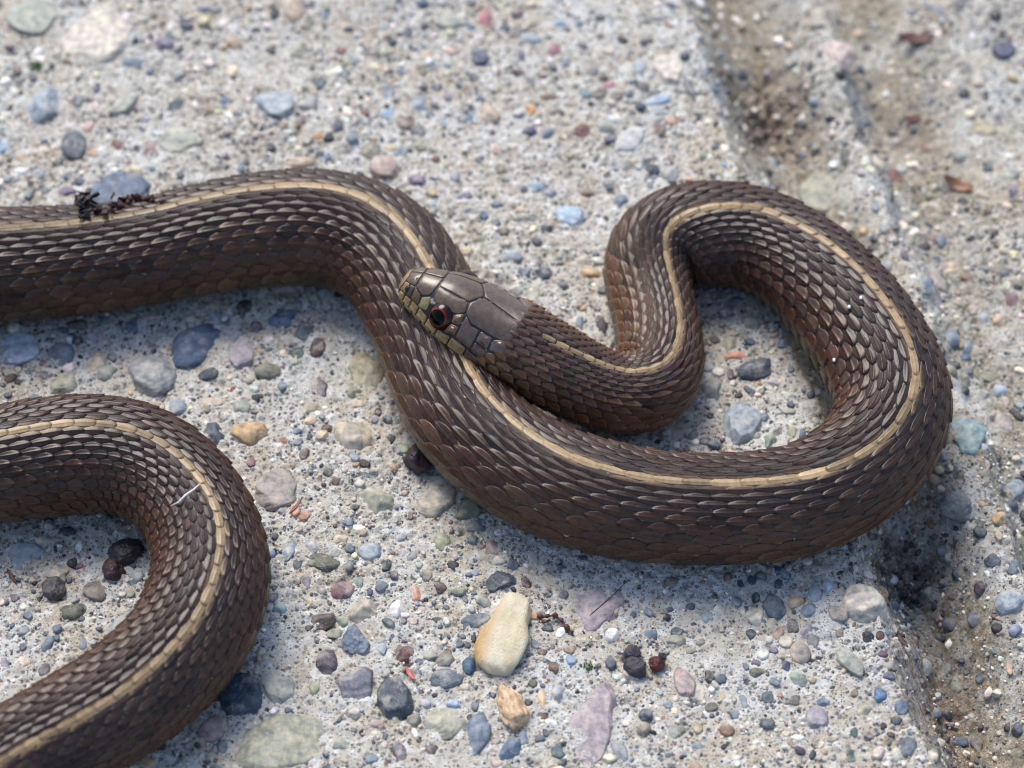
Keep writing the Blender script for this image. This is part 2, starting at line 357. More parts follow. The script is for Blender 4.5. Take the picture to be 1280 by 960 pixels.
PEBBLES = [   # x, y, half length, half width, angle, how far it stands proud, r, g, b
(-10.53,10.22,0.683,0.604,2.29,0.20,0.313,0.329,0.287),
(-9.05,9.63,0.924,0.797,1.57,0.12,0.529,0.487,0.419),
(-9.94,7.55,0.570,0.464,1.98,0.45,0.280,0.331,0.382),
(-9.24,6.38,0.483,0.296,1.80,0.60,0.062,0.079,0.108),
(-8.28,7.43,0.480,0.178,-2.23,0.30,0.313,0.329,0.287),
(-8.15,8.77,0.239,0.223,1.57,0.45,0.161,0.203,0.262),
(-7.53,9.30,0.242,0.242,0.00,0.45,0.184,0.150,0.227),
(-7.16,8.44,0.238,0.223,1.57,0.45,0.304,0.313,0.313),
(-7.10,7.55,0.289,0.175,-2.55,0.45,0.062,0.079,0.108),
(-8.95,6.90,0.226,0.155,1.45,0.45,0.398,0.297,0.280),
(-8.32,6.40,0.190,0.121,2.28,0.45,0.151,0.067,0.058),
(-8.12,6.67,0.206,0.169,1.57,0.45,0.304,0.313,0.313),
(-7.60,6.17,0.306,0.226,1.57,0.45,0.335,0.241,0.224),
(-7.84,5.61,0.250,0.202,0.00,0.45,0.563,0.504,0.377),
(-6.95,6.51,0.505,0.457,0.00,0.15,0.313,0.329,0.287),
(-8.07,4.99,0.696,0.554,0.00,0.30,0.087,0.130,0.206),
(-10.49,5.39,0.112,0.100,1.57,0.45,0.161,0.203,0.262),
(-10.67,6.35,0.251,0.134,1.57,0.45,0.304,0.405,0.524),
(-9.83,5.54,0.197,0.136,1.43,0.45,0.161,0.203,0.262),
(-6.93,5.50,0.112,0.108,1.57,0.45,0.062,0.079,0.108),
(-8.98,5.32,0.134,0.116,1.57,0.45,0.067,0.075,0.134),
(-9.21,5.05,0.216,0.178,0.00,0.45,0.184,0.150,0.227),
(-5.68,5.77,0.180,0.150,1.57,0.45,0.161,0.203,0.262),
(-10.85,9.25,0.155,0.109,0.00,0.45,0.091,0.066,0.091),
(-6.02,9.39,0.218,0.208,1.57,0.45,0.397,0.304,0.219),
(-6.01,8.60,0.214,0.154,1.57,0.45,0.563,0.504,0.377),
(-6.12,7.66,0.140,0.136,1.57,0.45,0.119,0.203,0.322),
(-6.37,7.43,0.140,0.136,1.57,0.45,0.153,0.102,0.077),
(-9.88,8.68,0.095,0.069,1.57,0.45,0.042,0.042,0.046),
(-8.87,7.97,0.118,0.102,1.57,0.45,0.067,0.075,0.134),
(-9.21,7.59,0.105,0.102,1.57,0.45,0.062,0.079,0.108),
(-4.80,10.29,0.419,0.262,1.57,0.45,0.397,0.304,0.219),
(-5.06,7.55,0.459,0.443,0.00,0.25,0.280,0.331,0.382),
(-4.33,7.55,0.312,0.229,-2.77,0.45,0.304,0.313,0.313),
(-4.10,8.18,0.284,0.205,1.57,0.45,0.062,0.079,0.108),
(-4.57,9.15,0.242,0.241,0.00,0.45,0.329,0.329,0.253),
(-3.67,6.90,0.196,0.160,1.57,0.70,0.067,0.075,0.134),
(-4.08,6.63,0.135,0.126,0.00,0.45,0.575,0.279,0.093),
(-2.78,9.88,0.208,0.148,1.57,0.45,0.304,0.313,0.313),
(-1.81,9.01,0.168,0.155,1.57,0.45,0.397,0.304,0.219),
(-1.95,7.55,0.257,0.212,1.57,0.45,0.280,0.331,0.382),
(-0.57,10.05,0.391,0.227,1.51,0.45,0.375,0.172,0.189),
(-1.30,9.97,0.417,0.245,0.00,0.20,0.313,0.329,0.287),
(-0.69,8.84,0.311,0.206,1.57,0.45,0.067,0.075,0.134),
(-0.47,7.27,0.339,0.265,2.52,0.45,0.397,0.304,0.219),
(-2.94,6.22,0.273,0.235,1.57,0.45,0.201,0.201,0.150),
(-2.64,5.68,0.388,0.319,2.43,0.30,0.335,0.241,0.224),
(-2.23,6.97,0.234,0.194,2.37,0.45,0.153,0.102,0.077),
(-1.99,6.74,0.207,0.169,1.57,0.45,0.148,0.156,0.165),
(-2.00,5.32,0.216,0.201,0.00,0.45,0.184,0.150,0.227),
(-5.02,5.95,0.203,0.126,1.57,0.45,0.062,0.079,0.108),
(-3.85,6.10,0.147,0.109,1.57,0.45,0.119,0.203,0.322),
(-1.37,8.68,0.155,0.129,1.57,0.45,0.161,0.203,0.262),
(-2.64,7.90,0.211,0.136,1.57,0.45,0.161,0.203,0.262),
(-0.94,7.90,0.211,0.153,1.57,0.45,0.153,0.102,0.077),
(-3.12,7.29,0.139,0.119,1.57,0.45,0.151,0.067,0.058),
(-2.64,7.27,0.162,0.153,1.57,0.45,0.304,0.405,0.524),
(-4.48,5.90,0.368,0.158,0.00,0.45,0.397,0.304,0.219),
(-2.25,9.68,0.170,0.104,1.57,0.45,0.062,0.079,0.108),
(-0.14,9.78,0.146,0.139,1.57,0.45,0.062,0.079,0.108),
(-1.19,9.44,0.185,0.102,2.57,0.45,0.310,0.276,0.251),
(-2.58,10.36,0.198,0.098,2.35,0.45,0.100,0.079,0.070),
(-5.21,9.13,0.141,0.106,2.75,0.45,0.042,0.042,0.046),
(-4.09,10.17,0.148,0.105,1.57,0.45,0.161,0.203,0.262),
(-2.31,6.17,0.204,0.134,1.57,0.45,0.161,0.203,0.262),
(-1.59,5.95,0.117,0.113,0.00,0.45,0.151,0.067,0.058),
(-1.17,5.50,0.179,0.133,1.57,0.45,0.161,0.203,0.262),
(-0.67,5.99,0.113,0.100,1.57,0.45,0.067,0.075,0.134),
(-0.25,5.68,0.150,0.146,0.00,0.45,0.201,0.201,0.150),
(-1.36,7.78,0.141,0.102,1.57,0.45,0.184,0.150,0.227),
(-0.90,7.20,0.127,0.093,1.57,0.45,0.119,0.203,0.322),
(0.42,9.49,0.312,0.194,0.00,0.45,0.280,0.331,0.382),
(0.21,8.96,0.156,0.121,1.57,0.45,0.067,0.075,0.134),
(0.90,9.15,0.217,0.173,1.57,0.45,0.375,0.172,0.189),
(2.37,9.44,0.160,0.130,2.66,0.45,0.019,0.019,0.023),
(2.83,9.34,0.121,0.086,1.57,0.45,0.052,0.069,0.090),
(3.36,8.53,0.468,0.377,2.09,0.15,0.529,0.487,0.419),
(2.75,8.68,0.239,0.155,1.57,0.45,0.280,0.331,0.382),
(2.77,8.06,0.208,0.138,2.35,0.45,0.042,0.042,0.046),
(2.08,8.13,0.172,0.129,-2.95,0.45,0.375,0.172,0.189),
(1.97,8.32,0.111,0.107,0.00,0.45,0.042,0.042,0.046),
(3.15,7.69,0.380,0.138,-2.89,0.45,0.304,0.405,0.524),
(3.80,7.97,0.451,0.107,1.88,0.45,0.148,0.156,0.165),
(0.39,7.43,0.186,0.119,1.57,0.45,0.575,0.279,0.093),
(0.39,6.72,0.202,0.195,0.00,0.45,0.067,0.075,0.134),
(0.74,6.72,0.212,0.164,-2.54,0.45,0.161,0.203,0.262),
(1.48,6.79,0.207,0.169,1.57,0.45,0.151,0.067,0.058),
(1.94,6.90,0.207,0.203,1.57,0.45,0.313,0.329,0.287),
(2.44,6.44,0.498,0.270,-2.16,0.15,0.415,0.423,0.432),
(2.77,6.44,0.194,0.109,1.57,0.45,0.304,0.405,0.524),
(3.11,6.83,0.207,0.152,1.57,0.45,0.153,0.102,0.077),
(0.85,7.73,0.311,0.115,2.89,0.45,0.153,0.102,0.077),
(2.94,5.68,0.180,0.167,1.57,0.45,0.062,0.079,0.108),
(3.33,5.54,0.202,0.183,1.57,0.45,0.304,0.313,0.313),
(4.49,9.22,0.151,0.066,2.50,0.45,0.151,0.067,0.058),
(1.84,7.87,0.222,0.188,0.00,0.45,0.182,0.165,0.140),
(1.13,8.77,0.132,0.112,1.57,0.45,0.161,0.203,0.262),
(0.25,5.16,0.111,0.091,1.57,0.45,0.067,0.075,0.134),
(0.47,5.23,0.199,0.156,0.00,0.45,0.304,0.405,0.524),
(1.72,8.53,0.154,0.143,0.00,0.45,0.148,0.156,0.165),
(0.92,7.32,0.220,0.139,0.00,0.45,0.182,0.165,0.140),
(2.25,7.78,0.170,0.164,0.00,0.45,0.182,0.165,0.140),
(1.04,9.97,0.191,0.147,0.00,0.45,0.304,0.405,0.524),
(0.44,10.58,0.227,0.149,0.00,0.45,0.563,0.504,0.377),
(2.40,10.12,0.177,0.097,2.85,0.45,0.329,0.329,0.253),
(3.44,9.85,0.176,0.076,2.39,0.45,0.151,0.067,0.058),
(7.11,9.73,0.561,0.364,1.57,0.40,0.545,0.444,0.410),
(10.83,10.12,0.319,0.279,1.57,0.60,0.067,0.075,0.134),
(8.22,6.79,0.295,0.188,1.69,0.45,0.151,0.067,0.058),
(7.12,6.74,0.253,0.152,1.57,0.45,0.101,0.109,0.084),
(7.76,6.74,0.253,0.219,1.57,0.45,0.455,0.404,0.319),
(10.22,7.83,0.341,0.329,0.00,0.45,0.381,0.338,0.220),
(10.74,7.71,0.328,0.204,1.57,0.45,0.329,0.329,0.253),
(9.64,7.09,0.231,0.220,1.57,0.45,0.313,0.329,0.287),
(9.35,6.29,0.373,0.266,2.30,0.45,0.182,0.165,0.140),
(10.13,6.56,0.118,0.114,0.00,0.45,0.062,0.079,0.108),
(10.56,6.40,0.219,0.205,0.00,0.45,0.313,0.329,0.287),
(7.94,5.61,0.312,0.101,1.45,0.45,0.042,0.042,0.046),
(7.41,7.83,0.129,0.119,1.57,0.45,0.042,0.042,0.046),
(7.85,7.57,0.105,0.093,1.57,0.45,0.042,0.042,0.046),
(10.32,8.84,0.144,0.095,1.57,0.45,0.019,0.019,0.023),
(10.60,5.88,0.158,0.100,1.57,0.45,0.184,0.150,0.227),
(7.69,10.07,0.147,0.122,1.57,0.45,0.062,0.079,0.108),
(6.69,5.95,0.636,0.587,0.00,0.15,0.329,0.329,0.253),
(6.26,10.05,0.284,0.203,-2.41,0.45,0.304,0.313,0.313),
(7.93,7.90,0.136,0.094,0.00,0.45,0.153,0.102,0.077),
(5.74,5.32,0.116,0.112,0.00,0.45,0.151,0.067,0.058),
(7.31,4.50,0.121,0.107,1.57,0.45,0.448,0.313,0.169),
(8.30,4.55,0.220,0.165,1.57,0.45,0.201,0.201,0.150),
(9.12,4.02,0.181,0.141,0.00,0.45,0.596,0.460,0.342),
(8.72,3.48,0.521,0.193,2.02,0.20,0.310,0.276,0.251),
(8.43,2.91,0.254,0.163,1.64,0.60,0.161,0.203,0.262),
(8.84,1.81,0.270,0.241,1.57,0.45,0.161,0.203,0.262),
(9.24,1.67,0.207,0.144,1.57,0.45,0.161,0.203,0.262),
(9.20,1.38,0.165,0.144,1.57,0.45,0.051,0.102,0.169),
(9.08,1.71,0.135,0.072,1.57,0.45,0.448,0.313,0.169),
(8.74,0.73,0.194,0.165,2.04,0.60,0.201,0.201,0.150),
(9.05,0.69,0.244,0.135,1.57,0.45,0.101,0.109,0.084),
(9.41,0.42,0.180,0.137,2.64,0.45,0.304,0.313,0.313),
(9.80,0.54,0.162,0.159,1.57,0.45,0.304,0.405,0.524),
(8.66,1.28,0.103,0.080,1.57,0.45,0.019,0.019,0.023),
(7.68,3.46,0.229,0.215,0.00,0.45,0.304,0.313,0.313),
(9.43,2.67,0.148,0.105,1.57,0.45,0.310,0.276,0.251),
(10.17,3.53,0.151,0.131,1.57,0.45,0.062,0.079,0.108),
(9.27,2.21,0.188,0.145,1.57,0.45,0.313,0.329,0.287),
(8.84,4.81,0.132,0.108,1.57,0.45,0.197,0.104,0.121),
(6.99,4.17,0.392,0.247,1.57,0.20,0.313,0.329,0.287),
(9.60,0.87,0.175,0.143,0.00,0.45,0.201,0.201,0.150),
(9.01,4.72,0.176,0.165,1.57,0.45,0.161,0.203,0.262),
(7.43,4.07,0.090,0.087,0.00,0.45,0.042,0.042,0.046),
(7.93,4.02,0.087,0.082,1.57,0.45,0.042,0.042,0.046),
(9.19,3.10,0.098,0.096,0.00,0.45,0.153,0.102,0.077),
(9.67,2.46,0.189,0.146,1.57,0.45,0.280,0.331,0.382),
(10.13,4.35,0.131,0.115,1.57,0.45,0.153,0.102,0.077),
(10.25,2.78,0.275,0.146,1.57,0.45,0.197,0.104,0.121),
(4.45,0.71,0.270,0.132,0.00,0.45,0.552,0.281,0.197),
(4.88,0.38,0.454,0.256,-2.76,0.60,0.062,0.079,0.108),
(4.33,0.24,0.151,0.087,1.57,0.45,0.091,0.066,0.091),
(4.47,-0.95,0.575,0.396,1.21,0.30,0.280,0.331,0.382),
(3.94,-0.10,0.280,0.236,1.57,0.45,0.304,0.313,0.313),
(4.93,-0.83,0.138,0.133,1.57,0.45,0.161,0.203,0.262),
(4.75,-1.28,0.101,0.097,0.00,0.45,0.304,0.313,0.313),
(5.00,-1.42,0.194,0.187,1.57,0.45,0.232,0.291,0.249),
(5.64,-1.26,0.166,0.086,1.57,0.45,0.051,0.102,0.169),
(5.45,-1.19,0.147,0.093,1.57,0.45,0.329,0.329,0.253),
(5.39,1.01,0.159,0.143,0.00,0.45,0.161,0.203,0.262),
(5.51,0.38,0.121,0.079,1.57,0.45,0.161,0.203,0.262),
(4.34,1.05,0.245,0.207,1.57,0.45,0.329,0.329,0.253),
(4.76,1.57,0.248,0.240,1.57,0.45,0.313,0.329,0.287),
(5.87,-0.24,0.149,0.094,1.57,0.45,0.062,0.079,0.108),
(3.88,-0.79,0.079,0.078,1.57,0.45,0.042,0.042,0.046),
(3.73,-1.38,0.109,0.107,0.00,0.45,0.062,0.079,0.108),
(4.59,2.15,0.210,0.146,0.00,0.45,0.161,0.203,0.262),
(5.12,1.48,0.104,0.083,0.00,0.45,0.151,0.067,0.058),
(5.40,-0.70,0.157,0.089,0.00,0.45,0.313,0.329,0.287),
(4.04,1.11,0.112,0.102,0.00,0.45,0.100,0.079,0.070),
(1.57,2.84,0.227,0.212,0.00,0.45,0.448,0.313,0.169),
(0.68,2.86,0.191,0.179,1.57,0.45,0.062,0.079,0.108),
(1.05,2.53,0.148,0.146,1.57,0.45,0.148,0.156,0.165),
(1.37,2.00,0.136,0.121,1.57,0.45,0.153,0.102,0.077),
(1.79,1.42,0.268,0.128,1.57,0.45,0.046,0.039,0.046),
(2.25,4.79,0.221,0.199,1.57,0.45,0.161,0.203,0.262),
(1.15,4.39,0.372,0.346,1.57,0.15,0.304,0.405,0.524),
(1.42,1.92,0.094,0.080,1.57,0.45,0.448,0.313,0.169),
(1.36,1.52,0.186,0.096,1.57,0.45,0.161,0.203,0.262),
(0.32,2.89,0.149,0.146,1.57,0.45,0.161,0.203,0.262),
(1.58,5.05,0.166,0.155,0.00,0.45,0.153,0.102,0.077),
(0.83,5.05,0.178,0.166,1.57,0.45,0.161,0.203,0.262),
(-0.30,4.72,0.149,0.132,0.00,0.45,0.161,0.203,0.262),
(-0.66,3.74,0.164,0.151,0.00,0.45,0.201,0.201,0.150),
(-0.16,3.96,0.131,0.119,0.00,0.45,0.182,0.165,0.140),
(0.00,3.27,0.212,0.171,0.00,0.45,0.280,0.331,0.382),
(0.98,3.31,0.129,0.122,1.57,0.45,0.313,0.329,0.287),
(-0.58,4.39,0.142,0.107,1.57,0.45,0.051,0.102,0.169),
(-0.91,4.94,0.133,0.116,1.57,0.45,0.184,0.150,0.227),
(0.17,4.50,0.116,0.110,0.00,0.45,0.397,0.304,0.219),
(-6.32,0.97,0.670,0.413,-2.20,0.60,0.087,0.130,0.206),
(-7.14,0.16,0.590,0.530,1.84,0.50,0.304,0.313,0.313),
(-8.95,0.75,0.305,0.286,1.57,0.45,0.161,0.203,0.262),
(-8.25,0.56,0.357,0.234,-2.22,0.45,0.455,0.404,0.319),
(-8.02,0.26,0.253,0.221,0.00,0.45,0.313,0.329,0.287),
(-8.83,0.00,0.390,0.279,-2.40,0.45,0.329,0.329,0.253),
(-5.98,0.26,0.260,0.167,-2.73,0.60,0.052,0.069,0.090),
(-9.25,0.22,0.111,0.103,1.57,0.45,0.091,0.066,0.091),
(-5.37,0.67,0.386,0.270,1.57,0.30,0.330,0.296,0.330),
(-6.58,-0.60,0.257,0.235,1.57,0.45,0.280,0.331,0.382),
(-5.89,-0.46,0.220,0.119,0.00,0.45,0.596,0.460,0.342),
(-5.79,-1.24,0.296,0.240,2.40,0.45,0.062,0.079,0.108),
(-5.11,-1.23,0.375,0.292,2.97,0.60,0.448,0.313,0.169),
(-5.51,-0.14,0.080,0.071,1.57,0.45,0.282,0.070,0.062),
(-5.33,-0.60,0.240,0.201,1.43,0.45,0.313,0.329,0.287),
(-9.31,0.54,0.091,0.079,1.57,0.45,0.197,0.104,0.121),
(-7.94,0.67,0.122,0.111,1.57,0.45,0.158,0.158,0.200),
(-9.87,0.87,0.477,0.448,0.00,0.10,0.468,0.552,0.654),
(-8.73,1.52,0.240,0.186,0.00,0.45,0.101,0.109,0.084),
(-7.60,1.46,0.206,0.160,1.57,0.45,0.161,0.203,0.262),
(-5.39,1.96,0.250,0.225,1.57,0.45,0.046,0.039,0.046),
(-4.54,1.67,0.388,0.206,-2.93,0.45,0.087,0.130,0.206),
(-4.16,1.32,0.267,0.192,1.57,0.60,0.104,0.129,0.163),
(-3.87,0.89,0.251,0.161,1.41,0.60,0.076,0.042,0.040),
(-4.26,0.77,0.183,0.143,1.57,0.45,0.057,0.100,0.091),
(-5.49,1.22,0.176,0.164,0.00,0.45,0.280,0.331,0.382),
(-5.15,1.46,0.206,0.160,1.57,0.45,0.091,0.066,0.091),
(-4.86,0.32,0.301,0.222,0.00,0.60,0.201,0.201,0.150),
(-4.52,-0.04,0.120,0.118,1.57,0.45,0.161,0.203,0.262),
(-2.85,0.26,0.579,0.367,1.70,0.50,0.381,0.338,0.220),
(-3.97,-0.56,0.178,0.165,1.57,0.45,0.381,0.338,0.220),
(-3.72,-0.10,0.231,0.139,1.88,0.60,0.091,0.066,0.091),
(-3.10,-0.20,0.173,0.150,0.00,0.45,0.201,0.201,0.150),
(-3.08,-1.19,0.477,0.411,2.08,0.40,0.455,0.404,0.319),
(-3.95,-0.93,0.125,0.118,0.00,0.45,0.596,0.460,0.342),
(-2.63,-0.70,0.109,0.086,1.57,0.45,0.042,0.042,0.046),
(-2.35,-1.36,0.136,0.117,1.57,0.45,0.042,0.042,0.046),
(-2.09,-1.61,0.126,0.101,1.57,0.45,0.349,0.417,0.264),
(-4.18,-1.17,0.101,0.088,0.00,0.45,0.161,0.203,0.262),
(-3.95,-1.30,0.097,0.070,1.57,0.45,0.062,0.079,0.108),
(-3.59,-1.09,0.137,0.125,1.57,0.45,0.153,0.102,0.077),
(-3.01,-0.50,0.157,0.119,0.00,0.45,0.455,0.404,0.319),
(-4.45,-2.57,0.559,0.479,-2.23,0.25,0.310,0.276,0.251),
(-2.56,-2.82,0.368,0.340,0.00,0.50,0.329,0.329,0.253),
(-1.38,-2.82,0.496,0.380,-2.52,0.45,0.455,0.404,0.319),
(-4.19,-3.96,0.305,0.117,1.23,0.45,0.280,0.331,0.382),
(-3.80,-3.88,0.183,0.137,1.69,0.45,0.415,0.423,0.432),
(-3.59,-4.27,0.348,0.220,3.01,0.60,0.101,0.109,0.084),
(-2.65,-4.03,0.287,0.203,0.00,0.45,0.280,0.331,0.382),
(-1.32,-3.79,0.231,0.189,1.57,0.45,0.247,0.272,0.171),
(-3.18,-4.90,0.228,0.196,-2.74,0.60,0.197,0.104,0.121),
(-2.88,-4.71,0.177,0.123,1.85,0.45,0.232,0.291,0.249),
(-3.84,-4.71,0.182,0.120,1.57,0.45,0.158,0.158,0.200),
(-4.04,-4.36,0.183,0.105,1.57,0.45,0.062,0.079,0.108),
(-2.67,-4.94,0.090,0.075,1.57,0.45,0.067,0.075,0.134),
(-1.80,-4.98,0.199,0.142,1.57,0.45,0.552,0.281,0.197),
(-2.15,-5.30,0.233,0.149,1.57,0.50,0.735,0.726,0.701),
(-2.80,-5.37,0.287,0.283,1.57,0.60,0.455,0.404,0.319),
(-1.35,-4.85,0.157,0.131,2.05,0.45,0.100,0.079,0.070),
(-0.38,-3.94,0.203,0.182,1.57,0.45,0.335,0.241,0.224),
(-0.23,-4.71,0.315,0.254,0.00,0.65,0.052,0.069,0.090),
(0.26,-4.72,0.182,0.113,1.57,0.45,0.076,0.042,0.040),
(-3.96,-3.23,0.114,0.112,0.00,0.45,0.552,0.281,0.197),
(-5.05,-1.96,0.116,0.115,0.00,0.45,0.197,0.104,0.121),
(-0.55,-5.12,0.198,0.179,1.57,0.45,0.313,0.329,0.287),
(-0.71,-5.62,0.332,0.175,-2.80,0.50,0.104,0.129,0.163),
(-3.26,-3.75,0.167,0.152,1.57,0.45,0.455,0.404,0.319),
(-3.07,-3.96,0.111,0.098,1.57,0.45,0.161,0.203,0.262),
(-2.09,-3.66,0.137,0.130,0.00,0.45,0.415,0.423,0.432),
(-0.61,-3.38,0.122,0.112,0.00,0.45,0.161,0.203,0.262),
(0.00,-4.30,0.147,0.121,1.57,0.45,0.104,0.129,0.163),
(-1.92,-3.23,0.094,0.069,1.57,0.45,0.151,0.067,0.058),
(-2.32,-2.02,0.139,0.125,0.00,0.45,0.397,0.304,0.219),
(-3.55,-2.19,0.123,0.115,0.00,0.45,0.101,0.109,0.084),
(-4.72,-4.94,0.181,0.135,1.57,0.45,0.201,0.201,0.150),
(-4.16,-4.99,0.117,0.082,1.57,0.45,0.161,0.203,0.262),
(-3.12,-3.38,0.122,0.103,0.00,0.45,0.161,0.203,0.262),
(-0.84,-3.10,0.297,0.209,-2.34,0.30,0.201,0.201,0.150),
(-0.68,-3.47,0.228,0.168,0.00,0.45,0.148,0.156,0.165),
(-2.93,-6.03,0.374,0.323,1.67,0.55,0.087,0.130,0.206),
(-3.41,-6.52,0.297,0.206,1.62,0.65,0.091,0.066,0.091),
(-2.84,-7.02,0.458,0.432,1.09,0.50,0.158,0.158,0.200),
(-2.14,-7.36,0.510,0.339,1.78,0.60,0.052,0.069,0.090),
(-4.96,-7.26,0.569,0.438,1.57,0.40,0.039,0.065,0.099),
(-4.32,-7.06,0.381,0.380,1.57,0.20,0.313,0.329,0.287),
(-4.16,-8.21,0.980,0.601,-2.81,0.30,0.329,0.329,0.253),
(-3.61,-7.06,0.173,0.146,1.57,0.45,0.247,0.272,0.171),
(-1.98,-6.31,0.202,0.192,1.57,0.45,0.151,0.067,0.058),
(-1.50,-6.36,0.147,0.132,0.00,0.45,0.329,0.329,0.253),
(-1.72,-6.73,0.174,0.103,1.57,0.45,0.104,0.129,0.163),
(-3.51,-5.53,0.268,0.214,0.00,0.45,0.100,0.079,0.070),
(-5.43,-7.91,0.319,0.289,0.00,0.20,0.335,0.241,0.224),
(-3.78,-5.74,0.080,0.067,1.57,0.45,0.052,0.069,0.090),
(-3.60,-6.01,0.071,0.067,1.57,0.45,0.052,0.069,0.090),
(-3.26,-5.83,0.193,0.142,0.00,0.45,0.329,0.329,0.253),
(-2.39,-6.22,0.141,0.103,1.57,0.45,0.280,0.331,0.382),
(-1.69,-6.50,0.118,0.088,0.00,0.45,0.158,0.158,0.200),
(-2.47,-7.82,0.189,0.102,0.00,0.45,0.398,0.297,0.280),
(-2.87,-7.94,0.076,0.072,1.57,0.45,0.104,0.129,0.163),
(-2.52,-8.58,0.129,0.117,0.00,0.45,0.161,0.203,0.262),
(-1.72,-7.57,0.103,0.065,1.57,0.45,0.052,0.069,0.090),
(-3.08,-8.24,0.186,0.173,1.57,0.45,0.313,0.329,0.287),
(0.01,-7.52,0.427,0.248,1.69,0.70,0.593,0.424,0.289),
(-0.64,-8.08,0.534,0.250,1.30,0.50,0.161,0.203,0.262),
(-1.23,-7.82,0.474,0.400,-2.63,0.35,0.329,0.329,0.253),
(-1.22,-6.88,0.352,0.243,-3.01,0.50,0.104,0.129,0.163),
(-1.21,-6.43,0.219,0.182,-2.30,0.45,0.182,0.165,0.140),
(-0.77,-6.55,0.244,0.148,1.46,0.60,0.051,0.102,0.169),
(-0.04,-8.36,0.297,0.191,1.28,0.60,0.087,0.130,0.206),
(0.76,-6.61,0.157,0.110,1.57,0.45,0.153,0.102,0.077),
(1.08,-6.45,0.125,0.123,0.00,0.45,0.304,0.405,0.524),
(1.48,-7.82,0.949,0.452,1.41,0.06,0.329,0.278,0.299),
(1.57,-5.26,0.629,0.627,1.57,0.06,0.329,0.278,0.299),
(0.71,-7.82,0.131,0.076,2.91,0.45,0.735,0.726,0.701),
(0.54,-7.28,0.207,0.080,1.57,0.45,0.593,0.424,0.289),
(-1.47,-8.33,0.145,0.117,2.84,0.45,0.076,0.042,0.040),
(-2.02,-8.41,0.229,0.134,1.96,0.45,0.091,0.066,0.091),
(1.95,-8.41,0.291,0.150,2.06,0.45,0.161,0.203,0.262),
(-0.19,-7.07,0.102,0.087,0.00,0.45,0.067,0.075,0.134),
(0.22,-8.11,0.152,0.116,1.57,0.45,0.280,0.331,0.382),
(0.51,-8.16,0.101,0.093,0.00,0.45,0.104,0.129,0.163),
(-0.34,-7.23,0.069,0.058,1.57,0.45,0.067,0.075,0.134),
(-0.76,-7.69,0.068,0.065,1.57,0.45,0.042,0.042,0.046),
(-1.41,-5.57,0.112,0.080,-2.87,0.45,0.042,0.042,0.046),
(-1.17,-7.09,0.069,0.059,1.57,0.45,0.067,0.075,0.134),
(0.83,-7.19,0.190,0.190,0.00,0.20,0.415,0.423,0.432),
(0.56,-6.29,0.103,0.079,0.00,0.45,0.153,0.102,0.077),
(0.67,-5.78,0.134,0.089,0.00,0.45,0.052,0.069,0.090),
(0.34,-6.36,0.088,0.070,0.00,0.45,0.104,0.129,0.163),
(0.37,-6.97,0.103,0.095,0.00,0.45,0.101,0.109,0.084),
(1.94,-5.34,0.108,0.089,1.57,0.45,0.397,0.304,0.219),
(2.20,-6.71,0.227,0.176,1.57,0.20,0.545,0.444,0.410),
(-1.09,-7.40,0.131,0.103,0.00,0.45,0.304,0.405,0.524),
(-0.66,-7.43,0.137,0.087,1.57,0.45,0.158,0.158,0.200),
(3.17,-6.92,0.396,0.207,1.76,0.25,0.398,0.297,0.280),
(4.89,-5.25,0.323,0.224,1.57,0.60,0.104,0.129,0.163),
(4.54,-5.48,0.232,0.194,1.57,0.45,0.529,0.487,0.419),
(5.29,-5.16,0.179,0.162,0.00,0.45,0.357,0.230,0.120),
(5.52,-5.35,0.194,0.161,0.00,0.45,0.161,0.203,0.262),
(5.66,-4.94,0.235,0.180,1.57,0.45,0.280,0.331,0.382),
(5.92,-4.78,0.181,0.120,1.57,0.45,0.468,0.552,0.654),
(5.78,-4.40,0.437,0.101,0.00,0.45,0.383,0.349,0.307),
(6.06,-5.42,0.223,0.184,2.27,0.60,0.310,0.276,0.251),
(6.57,-5.26,0.492,0.409,2.08,0.50,0.529,0.487,0.419),
(5.20,-5.69,0.196,0.178,1.57,0.45,0.100,0.079,0.070),
(5.46,-5.80,0.203,0.109,1.11,0.45,0.267,0.250,0.301),
(5.58,-6.01,0.230,0.133,1.57,0.45,0.148,0.156,0.165),
(5.31,-6.27,0.246,0.207,1.57,0.55,0.310,0.276,0.251),
(6.18,-6.48,0.422,0.191,2.22,0.30,0.313,0.329,0.287),
(5.02,-6.57,0.147,0.122,0.00,0.45,0.067,0.075,0.134),
(5.25,-6.85,0.200,0.191,1.57,0.45,0.232,0.291,0.249),
(4.84,-6.20,0.089,0.088,0.00,0.45,0.184,0.150,0.227),
(5.53,-7.72,0.299,0.232,1.57,0.40,0.267,0.250,0.301),
(5.11,-7.31,0.220,0.128,-2.91,0.45,0.182,0.165,0.140),
(4.67,-7.24,0.138,0.117,1.57,0.45,0.104,0.129,0.163),
(4.23,-7.31,0.170,0.118,1.77,0.45,0.161,0.203,0.262),
(5.69,-7.36,0.162,0.111,2.89,0.45,0.161,0.203,0.262),
(4.04,-7.60,0.119,0.095,1.68,0.45,0.161,0.203,0.262),
(3.43,-7.14,0.173,0.110,1.57,0.45,0.529,0.487,0.419),
(3.61,-6.81,0.146,0.104,1.75,0.70,0.019,0.019,0.023),
(3.83,-6.83,0.125,0.122,0.00,0.45,0.104,0.129,0.163),
(4.51,-6.71,0.176,0.122,0.00,0.45,0.201,0.201,0.150),
(6.81,-5.94,0.115,0.096,1.57,0.45,0.076,0.042,0.040),
(6.83,-6.34,0.097,0.096,1.57,0.45,0.091,0.066,0.091),
(6.91,-6.81,0.133,0.095,2.87,0.45,0.067,0.075,0.134),
(6.72,-7.18,0.173,0.146,1.57,0.45,0.119,0.203,0.322),
